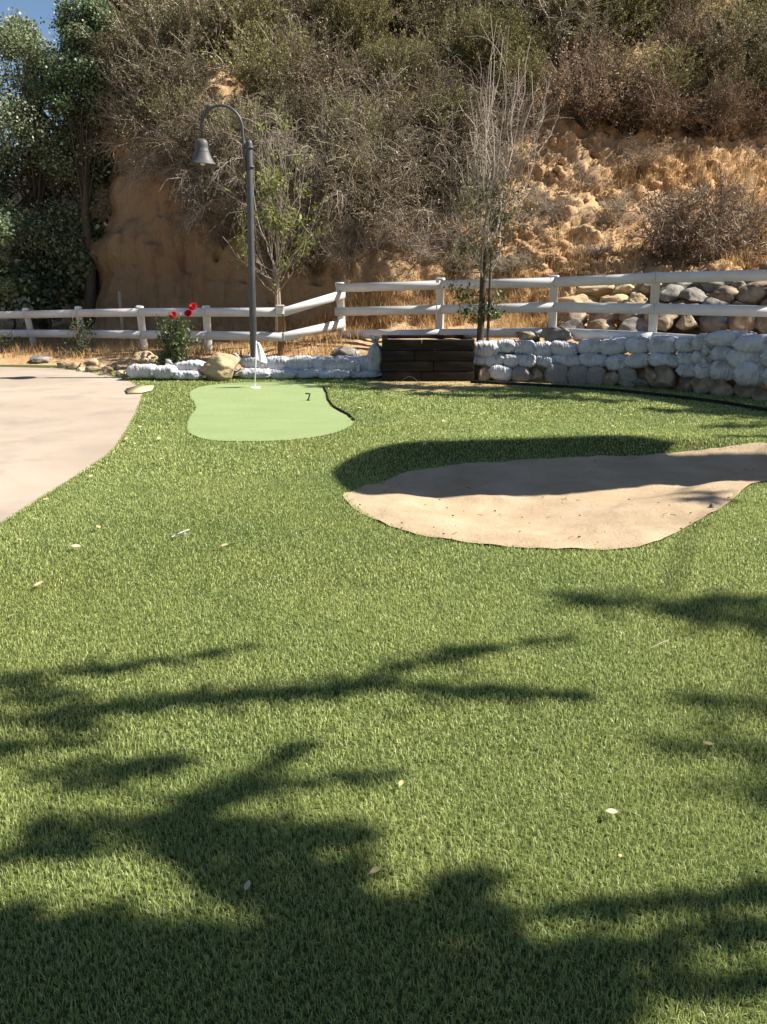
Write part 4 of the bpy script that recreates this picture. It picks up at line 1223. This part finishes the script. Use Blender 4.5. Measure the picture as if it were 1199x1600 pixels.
base = atY(749, 545, Yb); base.z = .45
shoots = []
for tx, ty in [(770, 30), (785, 60), (800, 40), (812, 90), (790, 110), (765, 95), (835, 110), (850, 150), (828, 60), (860, 130), (868, 190), (880, 150), (845, 210), (745, 170), (738, 150), (730, 235), (760, 150), (778, 190), (800, 170), (815, 220), (720, 260),
               (735, 300), (705, 300), (690, 350), (775, 260), (790, 290), (755, 230), (820, 270), (712, 385), (700, 420), (795, 330), (740, 350), (780, 360), (806, 120), (775, 20), (820, 160)]:
    shoots.append((tx, ty, Yb + rs2.uniform(-.8, .6), rs2.uniform(.6, 1.0), rs2.uniform(.008, .013)))
bare_tree('young_tree', 'half leafless tree with dark trunk and pale upright branches beside the planter', base, atY(757, 385, Yb), shoots, 'bark_dark', 'twig_pale', 'scrub', 1900, .065,
          lambda p: pxof(p)[1] > 285 and noise.noise(p * 2.5) > -.15, rt=.058)
# low side sprouts on that trunk
tr_ = [o for o in bpy.data.objects if o.get('label', '').startswith('half leafless')][0]
P = []; g = Geo()
for (px, py) in [(715, 470), (728, 455), (735, 485), (775, 478), (790, 470), (720, 490), (782, 495), (700, 445), (768, 488), (740, 500)]:
    e = atY(px, py, Yb - random.uniform(-.1, .3)); s = base.lerp(atY(757, 385, Yb), random.uniform(.25, .6))
    q = [s, s.lerp(e, .5) + Vector((0, 0, .03)), e]
    g.tube(q, [.008, .006, .003], 4)
    for k in range(60): P.append(np.array(tuple(q[1].lerp(e, random.random()))) + rng.normal(0, .05, 3))
build('side_sprouts', g, M['twig_brown'], tr_, base)
build('foliage', Geo().add(*leaf_cards(np.array(P), .06, up=.1, asp=.55)), M['rose_leaf'], tr_, base, smooth=False)
# stake tied to the trunk, and the stake far behind the left fence
s0 = atY(760, 548, Yb - .02)
st = build('tree_stake', Geo().tube([(s0.x, Yb - .1, .3), (s0.x + .02, Yb - .1, atY(760, 395, Yb).z)], .022, 8, True), M['bark_dark'], origin=(s0.x, Yb - .1, .3))
tag(st, 'thin wooden stake tied beside the dark trunk of the leafless tree', 'stake')
s0 = atY(194, 540, 16.3)
tag(build('wooden_stake', Geo().tube([(s0.x, 16.3, 0), (s0.x, 16.3, atY(194, 455, 16.3).z)], .035, 8, True), M['bark_pale'], origin=(s0.x, 16.3, 0)), 'bare wooden stake standing behind the left fence in the shade', 'stake')

# ------------------------------------------------------------------ rose bushes
def rose_bush(label, px, py, Y, w, h, nst, leaves, lsize, flowers=()):
    b = atY(px, py, Y); m = pxm(b); wm, hm = w / m, h / m
    t = thing('rose_bush', b, label, 'bush')
    sg = Geo(); tips = []
    for i in range(nst):
        a = random.uniform(0, 6.28); e = random.uniform(.1, 1)
        d = Vector((math.cos(a) * e * wm * .55, math.sin(a) * e * wm * .55, hm))
        q = walk(b + Vector((math.cos(a) * .03, math.sin(a) * .03, -.05)), d, d.length * random.uniform(.7, 1.0), 6, .1)
        sg.tube(q, taper(.009, .004, 7), 5); tips.append(q)
        for k in range(5):
            j = random.randint(1, 5)
            z = walk(q[j], Vector((random.gauss(0, 1), random.gauss(0, 1), .6)), hm * .25, 4, .2)
            sg.tube(z, taper(.005, .003, 5), 4); tips.append(z)
    fl = []
    for (fx, fy) in flowers:
        p = atY(fx, fy, Y - .05)
        s = max(tips, key=lambda q: -((q[-1] - p).length))[-1]
        sg.tube([s, s.lerp(p, .5) + Vector((.01, 0, .02)), p], .004, 5)
        fl.append(p)
    build('stems', sg, M['twig_brown'], t, b)
    P = []
    for k in range(leaves):
        q = random.choice(tips); j = random.randrange(1, len(q) - 1)
        P.append(np.array(tuple(q[j].lerp(q[j + 1], random.random()))) + rng.normal(0, .035, 3))
    build('foliage', Geo().add(*leaf_cards(np.array(P), lsize, up=.5, asp=.6)), M['rose_leaf'], t, b, smooth=False)
    for k, p in enumerate(fl):
        g = Geo()
        for ring, (n_, op, ln) in enumerate([(4, .25, .04), (5, .55, .046), (6, .9, .05), (7, 1.25, .052)]):
            for q in range(n_):
                a = 2 * math.pi * q / n_ + ring * .5
                out = Vector((math.cos(a), math.sin(a), 0)); tang = Vector((-math.sin(a), math.cos(a), 0))
                vs = []
                for v_ in range(4):
                    f_ = v_ / 3
                    for u_ in (-1, -.4, .4, 1):
                        wv = .026 * math.sin(math.pi * (.25 + .6 * f_)) * (1 + .25 * ring)
                        c_ = p + out * (ln * f_ * math.sin(op * (.4 + .6 * f_)) + .004 * ring) + Vector((0, 0, ln * f_ * math.cos(op * (.4 + .6 * f_))))
                        q_ = c_ + tang * u_ * wv + out * abs(u_) ** 2 * .006 - p
                        vs.append((p.x + q_.x, p.y + q_.y * .6 - q_.z * .8, p.z + q_.y * .8 + q_.z * .6))
                g.add(vs, [(i * 4 + j, i * 4 + j + 1, (i + 1) * 4 + j + 1, (i + 1) * 4 + j) for i in range(3) for j in range(3)])
        build('bloom', g, M['petal'], t, b)
    return t
rose_bush('tall leafy rose bush with three red blooms in front of the fence', 275, 582, 13.25, 50, 98, 26, 3000, .05, [(271, 493), (295, 490), (302, 480)])
rose_bush('sparse rose bush without blooms growing across a leaning fence post', 131, 562, 15.6, 75, 72, 9, 520, .055)
rose_bush('small low rose bush at the driveway edge near the photo border', 16, 556, 16.3, 50, 44, 7, 300, .05)

# ------------------------------------------------------------------ golf things
p = gnd(398.5, 607)
fl = thing('golf_pin', p, 'thin pale golf pin with a limp white flag on the putting green', 'golf flag')
top = atY(401, 535, p.y)
build('cup', Geo().lathe([(.001, .014), (.05, .014), (.075, .018), (.078, .012)], 20, (p.x, p.y, 0)), M['hole'], fl, p)
build('stick', Geo().tube([(p.x, p.y, 0), (top.x, p.y, top.z + .02)], .009, 8, True), M['hole'], fl, p)
vs = []
nU, nV = 10, 12
for i in range(nV + 1):
    f_ = i / nV
    for j in range(nU + 1):
        u = j / nU
        w = .02 + .115 * f_ ** .9
        vs.append((top.x + .008 + u * w, p.y + .022 * math.sin(u * 7 + f_ * 2) * (u > 0) + .9 * u * w, top.z - f_ * .25 - .06 * u * f_))
g = Geo()
f_ = [(i * (nU + 1) + j, i * (nU + 1) + j + 1, (i + 1) * (nU + 1) + j + 1, (i + 1) * (nU + 1) + j) for i in range(nV) for j in range(nU)]
g.add(vs, f_)
g.add([(x, y + .003, z) for x, y, z in vs], [q[::-1] for q in f_])
build('flag', g, M['flag'], fl, p)
q = gnd(482, 627)
mk = thing('green_marker', q, 'small black marker shaped like a seven standing on the putting green', 'marker')
build('base', Geo().lathe([(.001, .03), (.016, .026), (.022, .018), (.022, .01), (.001, .01)], 16, (q.x, q.y, 0)), M['black'], mk, q)
tz = atY(485, 615, q.y)
build('stem', Geo().tube([(q.x, q.y, .02), (q.x + .024, q.y, tz.z)], .009, 8, True), M['black'], mk, q)
build('arm', Geo().tube([(q.x + .03, q.y, tz.z), (q.x - .035, q.y, tz.z)], .009, 8, True), M['black'], mk, q)
# beige board scrap at the driveway corner
bp = [gnd(x, y) for x, y in [(197, 611), (215, 606), (241, 606), (238, 612), (222, 616), (200, 617)]]
cb = sum(bp, Vector()) / len(bp)
g = Geo().raw([(v.x, v.y, .016) for v in bp] + [(v.x, v.y, .034) for v in bp], [tuple(range(5, -1, -1)), tuple(range(6, 12))] + [(i, (i + 1) % 6, 6 + (i + 1) % 6, 6 + i) for i in range(6)])
tag(build('board_scrap', g, M['card'], smooth=False, origin=tuple(cb)), 'flat beige board scrap lying where driveway meets turf', 'board')
ep = [gnd(x, y) for x, y in [(506, 606), (511, 616), (513, 626), (521, 637), (533, 644), (545, 650), (554, 659)]]  # dark strip put where the turf edge throws only a thin shadow
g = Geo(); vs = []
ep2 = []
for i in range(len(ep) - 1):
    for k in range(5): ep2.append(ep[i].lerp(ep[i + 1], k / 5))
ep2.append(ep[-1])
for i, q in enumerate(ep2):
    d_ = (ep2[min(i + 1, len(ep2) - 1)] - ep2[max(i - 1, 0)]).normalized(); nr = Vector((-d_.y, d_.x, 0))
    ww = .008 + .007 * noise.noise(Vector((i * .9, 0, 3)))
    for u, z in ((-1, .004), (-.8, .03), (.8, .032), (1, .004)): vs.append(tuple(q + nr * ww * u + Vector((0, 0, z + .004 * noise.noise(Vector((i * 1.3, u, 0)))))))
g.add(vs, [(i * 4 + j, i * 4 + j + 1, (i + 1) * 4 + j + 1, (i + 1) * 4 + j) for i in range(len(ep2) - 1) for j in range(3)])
tag(build('turf_shadow_strip', g, M['timber'], origin=tuple(ep[3])), 'dark strip put in as the turf edge shadow along the right side of the putting green', 'edging')
# dark stone in the sand
q = hit(1113, 795)
g = rock_mesh(77, .025, .025, .022, 2)
o = build('pebble', g, M['rock_grey']); o.location = q + Vector((0, 0, .02)); tag(o, 'small dark pebble lying on the sand near the bunker edge', 'pebble')

g = Geo()
for _ in range(120):
    px, py = random.uniform(545, 1195), random.uniform(715, 855)
    q = hit(px, py)
    if not in_poly(np.array([q.x]), np.array([q.y]), SAND)[0]: continue
    z = q.z + .022
    a = random.uniform(0, 6.28); L = random.choice([.01, .014, .02, .05])
    if L < .03:
        V, Fc = icos[random.randrange(10)]
        g.add(V * np.array([1, .8, .6]) * L * .4 + np.array([q.x, q.y, z]), Fc)
    else:
        g.tube([(q.x, q.y, z), (q.x + math.cos(a) * L * .6, q.y + math.sin(a) * L * .5, z + .004), (q.x + math.cos(a) * L, q.y + math.sin(a + .3) * L, z)], .002, 3)
tag(build('sand_debris', g, M['twig_brown'], smooth=False), 'tiny twigs and crumbs scattered over the bunker sand', 'debris', kind='stuff')

# ------------------------------------------------------------------ fallen leaves
def fallen(px, py, size, yaw, label, group=None, curl=.3, zz=None):
    p = hit(px, py)
    z = p.z + (.034 if zz is None else zz)
    vs = []
    nL = 7
    for i in range(nL + 1):
        f_ = i / nL
        w = .30 * size * math.sin(math.pi * min(1, f_ * .93 + .03)) ** .8
        for u in (-1, 0, 1):
            vs.append(((f_ - .5) * size, u * w, abs(u) * w * curl + size * curl * .5 * (f_ - .5) ** 2))
    g = Geo().add(vs, [(i * 3 + j, i * 3 + j + 1, (i + 1) * 3 + j + 1, (i + 1) * 3 + j) for i in range(nL) for j in range(2)])
    g.tube([(-size * .5, 0, .002), (-size * .75, size * .05, .004)], .0012, 4)
    o = build('fallen_leaf', g, M['fallen'])
    o.location = (p.x, p.y, z); o.rotation_euler = (random.uniform(-.25, .25), random.uniform(-.25, .25), yaw)
    return tag(o, label, 'leaf', group)
for (px, py, s, yw, lab) in [(1105, 1175, .034, 2.8, 'pale yellow fallen leaf alone on the shaded right of the lawn'), (955, 1283, .036, 3.0, 'yellow fallen leaf with a long stalk on the near lawn'),
                             (627, 1238, .026, 1.2, 'small orange tan leaf in the middle of the near lawn'), (587, 1378, .032, .5, 'grey curled leaf at the edge of the near tree shadow'),
                             (62, 922, .055, 1.0, 'upright orange leaf on the sunlit left of the lawn'), (968, 1353, .018, 1.0, 'tiny yellow leaf fragment below the yellow leaf'),
                             (20, 972, .04, .2, 'white fallen leaf near the left border of the lawn'), (352, 860, .045, .2, 'small cream leaf left of the bunker in full sun'), (388, 1400, .03, 1.4, 'thin upright leaf in the dark tree shadow')]:
    fallen(px, py, s, yw, lab, curl=.25 if 'curled' not in lab else .9)
spots = [(255, 720), (168, 800), (155, 832), (70, 790), (300, 702), (140, 752), (28, 850), (560, 640), (608, 652), (676, 680), (690, 660), (716, 662), (745, 690), (580, 690), (905, 612), (910, 640), (985, 650),
         (455, 720), (225, 660), (240, 648), (222, 672), (250, 690), (202, 690), (210, 700), (232, 628), (262, 640), (285, 615), (640, 625), (700, 640), (760, 650), (820, 640), (850, 660), (603, 668), (530, 700), (660, 700), (180, 720),
         (310, 760), (345, 740), (210, 780), (120, 860), (400, 705), (780, 618), (545, 660), (236, 700), (268, 664), (650, 655), (725, 622), (615, 622), (585, 655), (955, 670)]
for (px, py) in spots:
    fallen(px + random.uniform(-4, 4), py + random.uniform(-3, 3), random.uniform(.035, .065), random.uniform(0, 6.28), 'pale dry leaf fallen on the far lawn between driveway and sandbags', 'pale leaves scattered on the far lawn', zz=.036)
for k, (px, py) in enumerate([(1030, 1018), (283, 842)]):
    a = hit(px - 14, py + 6); b = hit(px + 14, py - 6)
    g = Geo().tube([(a.x, a.y, .036), ((a.x + b.x) / 2 + .01, (a.y + b.y) / 2, .045), (b.x, b.y, .038)], .0018 if k == 0 else .004, 5)
    o = build('twig', g, M['twig_pale'], origin=(a.x, a.y, .036))
    tag(o, ['thin pale twig on the lawn below the bunker', 'pale leafy twig lying on the sunlit turf left of the bunker'][k], 'twig')
    if k: build('leaflets', Geo().add(*leaf_cards(np.array([tuple(a.lerp(b, u) + Vector((0, 0, .04))) for u in np.linspace(.1, 1, 12)]), .05, asp=.35)), M['poplar_pale'], o, (a.x, a.y, .036), smooth=False)

# ------------------------------------------------------------------ trees and added canopy outside the view that throw the shadows
def lift(px, py, H):
    p = gnd(px, py)
    return p + SUN * (H / SUN.z)

def shadow_tree(label, base, caps, lsize, per_m, tr=.13, fork=None, sky_blockers=()):
    base = Vector(base)
    t = thing('overhanging_tree', base, label, 'tree')
    wg = Geo(); P = []
    fork = Vector(fork)
    tg = Geo().tube([base - Vector((0, 0, .1)), base.lerp(fork, .4) + Vector((.08, .05, 0)), base.lerp(fork, .75) + Vector((-.03, .02, 0)), fork], [tr * 1.3, tr, tr * .85, tr * .7], 12)
    nodes = [fork]
    for (x0, y0, x1, y1, r_, dens, H0, H1) in sorted(caps, key=lambda c: -c[1]):
        a, b = lift(x0, y0, H0), lift(x1, y1, H1)
        L = (b - a).length
        fork_ = min(nodes, key=lambda q: (q - a).length)
        nodes += [a, a.lerp(b, .5), b]
        if base.x < 6: r_ *= 1.15; dens *= 1.35
        wg.tube([fork_, fork_.lerp(a, .6) + Vector((0, 0, .05)), a], [.018, .012, .007], 6)
        wg.tube([a, a.lerp(b, .5) + Vector((0, 0, .04)), b], [.012, .009, .003], 5)
        m = pxm(gnd((x0 + x1) / 2, (y0 + y1) / 2))
        n = int(dens * per_m * max(1, L * 3) * (.4 + r_ / m * 6))
        for _ in range(n):
            u = random.random(); 
            an = random.uniform(0, 6.28); q = min(1.5, abs(random.gauss(0, .62))) * r_ * (1.1 - .75 * u ** 1.5)
            P.append(tuple(lift(x0 + (x1 - x0) * u + math.cos(an) * q * 1.5, y0 + (y1 - y0) * u + math.sin(an) * q, H0 + (H1 - H0) * u + random.gauss(0, .15))))
    for (c, rad, n) in sky_blockers:
        c = Vector(c)
        wg.tube([fork, fork.lerp(c, .5) + Vector((0, 0, .3)), c], [.05, .035, .015], 6)
        for _ in range(n):
            u = Vector((random.gauss(0, 1), random.gauss(0, 1), random.gauss(0, 1))).normalized() * random.random() ** .4
            P.append((c.x + u.x * rad[0], c.y + u.y * rad[1], c.z + u.z * rad[2]))
    build('trunk', tg, M['bark_dark'], t, base)
    build('limbs', wg, M['bark_dark'], t, base)
    P = np.array(P)
    build('crown', Geo().add(*leaf_cards(P, lsize, up=1.0, asp=.6)), M['shade_leaf'], t, base, smooth=False)
    return t
caps = [ # image-space course of each bough's shadow: start, tip, radius, density, heights
    (-60, 1075, 190, 1045, 16, 1.0, 4.2, 4.0), (150, 1050, 375, 1014, 12, .7, 4.0, 3.9),
    (60, 1118, 330, 1095, 18, 1.1, 4.2, 4.1), (300, 1095, 600, 1072, 22, 1.6, 4.1, 4.0), (560, 1065, 760, 1012, 16, .9, 4.0, 3.9), (700, 1022, 900, 1000, 9, .6, 3.9, 3.9),
    (640, 1078, 900, 1092, 20, 1.4, 4.0, 3.9), (-60, 1085, 120, 1090, 30, .8, 4.2, 4.2),
    (-60, 1172, 140, 1163, 12, 1.0, 4.1, 4.0), (80, 1212, 290, 1195, 24, 1.4, 4.0, 3.9), (290, 1262, 420, 1228, 18, 1.2, 3.9, 3.8), (400, 1235, 600, 1210, 12, .8, 3.8, 3.7), (380, 1225, 480, 1160, 10, .7, 3.8, 3.7), (-60, 1125, 180, 1140, 20, .5, 4.1, 4.1),
    (60, 1300, 340, 1285, 26, 1.8, 3.8, 3.7), (240, 1320, 580, 1308, 34, 2.4, 3.7, 3.6), (300, 1370, 560, 1360, 34, 2.2, 3.6, 3.5), (0, 1338, 180, 1322, 10, .8, 3.7, 3.6), (380, 1410, 560, 1400, 24, 1.4, 3.5, 3.5),
    (690, 1406, 762, 1368, 9, 1.6, 3.4, 3.3),
    (-80, 1450, 200, 1445, 30, 2.4, 3.6, 3.5), (150, 1480, 480, 1470, 34, 2.6, 3.5, 3.4), (-80, 1520, 300, 1515, 44, 4, 3.5, 3.4), (300, 1530, 640, 1520, 50, 5, 3.4, 3.3), (-80, 1590, 500, 1585, 50, 7, 3.4, 3.3), (480, 1580, 860, 1575, 45, 6, 3.3, 3.2),
    (560, 1465, 760, 1440, 34, 3, 3.3, 3.2), (740, 1440, 1210, 1402, 10, 1.4, 3.2, 3.1), (640, 1515, 960, 1495, 26, 3, 3.2, 3.1), (900, 1500, 1230, 1455, 14, 1.5, 3.1, 3.1), (760, 1555, 1230, 1535, 14, 1.6, 3.1, 3.0), (850, 1600, 1000, 1590, 14, .6, 3.1, 3.0),
    (500, 1440, 640, 1430, 22, 1.4, 3.4, 3.3), (-80, 1640, 900, 1640, 50, 7, 3.3, 3.2)]
caps = [c[:6] + (c[6] * 1.45, c[7] * 1.45) for c in caps]
shadow_tree('leafy tree overhead whose boughs shade the near lawn', (4.6, -1.2, 0), caps, .075, 85, fork=tuple(lift(230, 1600, 4.4)),
            sky_blockers=[((2.5, -1.6, 5.8), (2.2, 2.0, 1.0), 16000), ((-1.0, -1.8, 6.2), (2.4, 2.2, 1.0), 20000), ((-3.8, 0.2, 6.4), (1.8, 2.2, 1.0), 16000), ((-5.2, 2.6, 6.8), (1.4, 1.8, .9), 9000)])  # crown masses added out of view to cut the skylight on the near lawn
wallcaps = [(1300, 655, 1180, 641, 9, 6, 7.0, 6.8), (1210, 645, 1100, 634, 9, 6, 6.8, 6.6), (1120, 635, 1030, 622, 8, 5, 6.6, 6.5), (1050, 622, 960, 614, 7, 4.5, 6.5, 6.4), (980, 614, 880, 607, 7, 4, 6.4, 6.4), (900, 608, 800, 603, 6, 3, 6.4, 6.3)]
caps = wallcaps + [(900, 612, 590, 606, 7, 2.6, 6.4, 6.2), (860, 622, 640, 616, 4, 1.2, 6.4, 6.2), (620, 604, 430, 592, 6, 1.3, 6.2, 6.0), (600, 610, 480, 604, 3, .6, 6.2, 6.0), (980, 628, 800, 618, 4, 1.0, 6.4, 6.2), (1310, 590, 1130, 589, 9, 5, 7.2, 7.0), (1150, 589, 1000, 588, 8, 4, 7.0, 6.8), (1020, 588, 930, 587, 6, 2.2, 6.8, 6.8), (1310, 604, 1000, 602, 7, 3, 7.0, 6.8), (1215, 950, 860, 935, 26, .55, 9, 9), (1240, 985, 1050, 960, 24, .6, 9.5, 9.5), (1260, 1110, 1080, 1100, 34, .35, 10, 10), (1270, 1180, 1060, 1170, 40, .35, 10, 10), (1260, 1230, 1130, 1235, 30, .2, 10, 10),
        (1240, 664, 1110, 668, 5, .7, 6.5, 6.3), (1240, 682, 1120, 688, 5, .6, 6.5, 6.3), (1260, 655, 1010, 640, 6, 1.2, 6.2, 6.0), (1260, 640, 1080, 645, 6, 1.2, 6.2, 6.0), (1130, 770, 1060, 765, 9, .5, 8, 8), (1120, 785, 1075, 778, 7, .4, 8, 8)]
shadow_tree('tall leafy tree standing right of the lawn beyond the view', (14.5, 6.5, 0), caps, .16, 60, tr=.2, fork=(12.6, 7.0, 7.6))

# unseen sail, added and outlined so that its shadow lies across the bunker
sail_px = [(519, 742), (534, 725), (577, 704), (640, 691), (760, 687), (900, 682), (980, 681), (1035, 688), (1048, 700), (1042, 712), (1110, 713), (1199, 712), (1330, 709), (1330, 752), (1199, 757), (1060, 762), (965, 767), (880, 776), (760, 778), (640, 777), (575, 776), (540, 765)]
Hs_ = 4.35
sp = []
for x, y in sail_px:
    q = hit(x, y)
    sp.append(q + SUN * ((Hs_ - q.z) / SUN.z))
sp = smooth_closed(sp, 4)
sc_ = sum(sp, Vector()) / len(sp)
base = Vector((max(p.x for p in sp) + .6, sc_.y, 0))
t = thing('added_shade_sail', base, 'unseen tan sail on posts, added to cast the shadow across the bunker', 'added shade sail')
n = len(sp)
g = Geo().raw([tuple(p) for p in sp] + [(p.x, p.y, p.z + .012) for p in sp], [tuple(range(n - 1, -1, -1)), tuple(range(n, 2 * n))] + [(i, (i + 1) % n, n + (i + 1) % n, n + i) for i in range(n)])
build('canopy', g, M['sail'], t, base, smooth=False)
for dy in (-.5, .5):
    b = Vector((base.x, base.y + dy, 0))
    build('post', Geo().tube([b, b + Vector((0, 0, Hs_ + .1))], .05, 12, True), M['pole'], t, base)
    e = min(sp, key=lambda p: (p - Vector((b.x, b.y, Hs_))).length)
    build('tie', Geo().tube([b + Vector((0, 0, Hs_)), e], .02, 8, True), M['pole'], t, base)

# ------------------------------------------------------------------ light, sky, camera
w = bpy.data.worlds.new('World'); scene.world = w
w.use_nodes = True
nt = w.node_tree
bg = nt.nodes['Background']
sky = nt.nodes.new('ShaderNodeTexSky')
sky.sky_type = 'NISHITA'; sky.sun_disc = False
sky.sun_elevation = EL; sky.sun_rotation = R(90) - AZ
sky.altitude = 300; sky.air_density = 1.0; sky.dust_density = .4; sky.ozone_density = 3.0
nt.links.new(sky.outputs[0], bg.inputs[0])
bg.inputs[1].default_value = .054
ld = bpy.data.lights.new('sun', 'SUN'); ld.energy = 5.0; ld.angle = R(.53); ld.color = (1.0, .945, .86)
lo = bpy.data.objects.new('sun', ld); COL.objects.link(lo)
lo.rotation_euler = (-SUN).to_track_quat('-Z', 'Y').to_euler()
lo.location = (20, 3, 30)
cam = bpy.data.cameras.new('camera'); co = bpy.data.objects.new('camera', cam); COL.objects.link(co)
co.location = (0, 0, EYE); co.rotation_euler = (R(90) - PITCH, 0, 0)
cam.sensor_fit = 'VERTICAL'; cam.sensor_height = 36; cam.lens = F / 1600 * 36
cam.clip_start = .05; cam.clip_end = 2000
scene.camera = co
scene.view_settings.view_transform = 'Standard'
scene.view_settings.look = 'None'
scene.view_settings.exposure = 1.15
scene.view_settings.gamma = 1
scene.render.resolution_x = 767; scene.render.resolution_y = 1024
scene.cycles.max_bounces = 6; scene.cycles.diffuse_bounces = 3; scene.cycles.transmission_bounces = 3; scene.cycles.glossy_bounces = 2
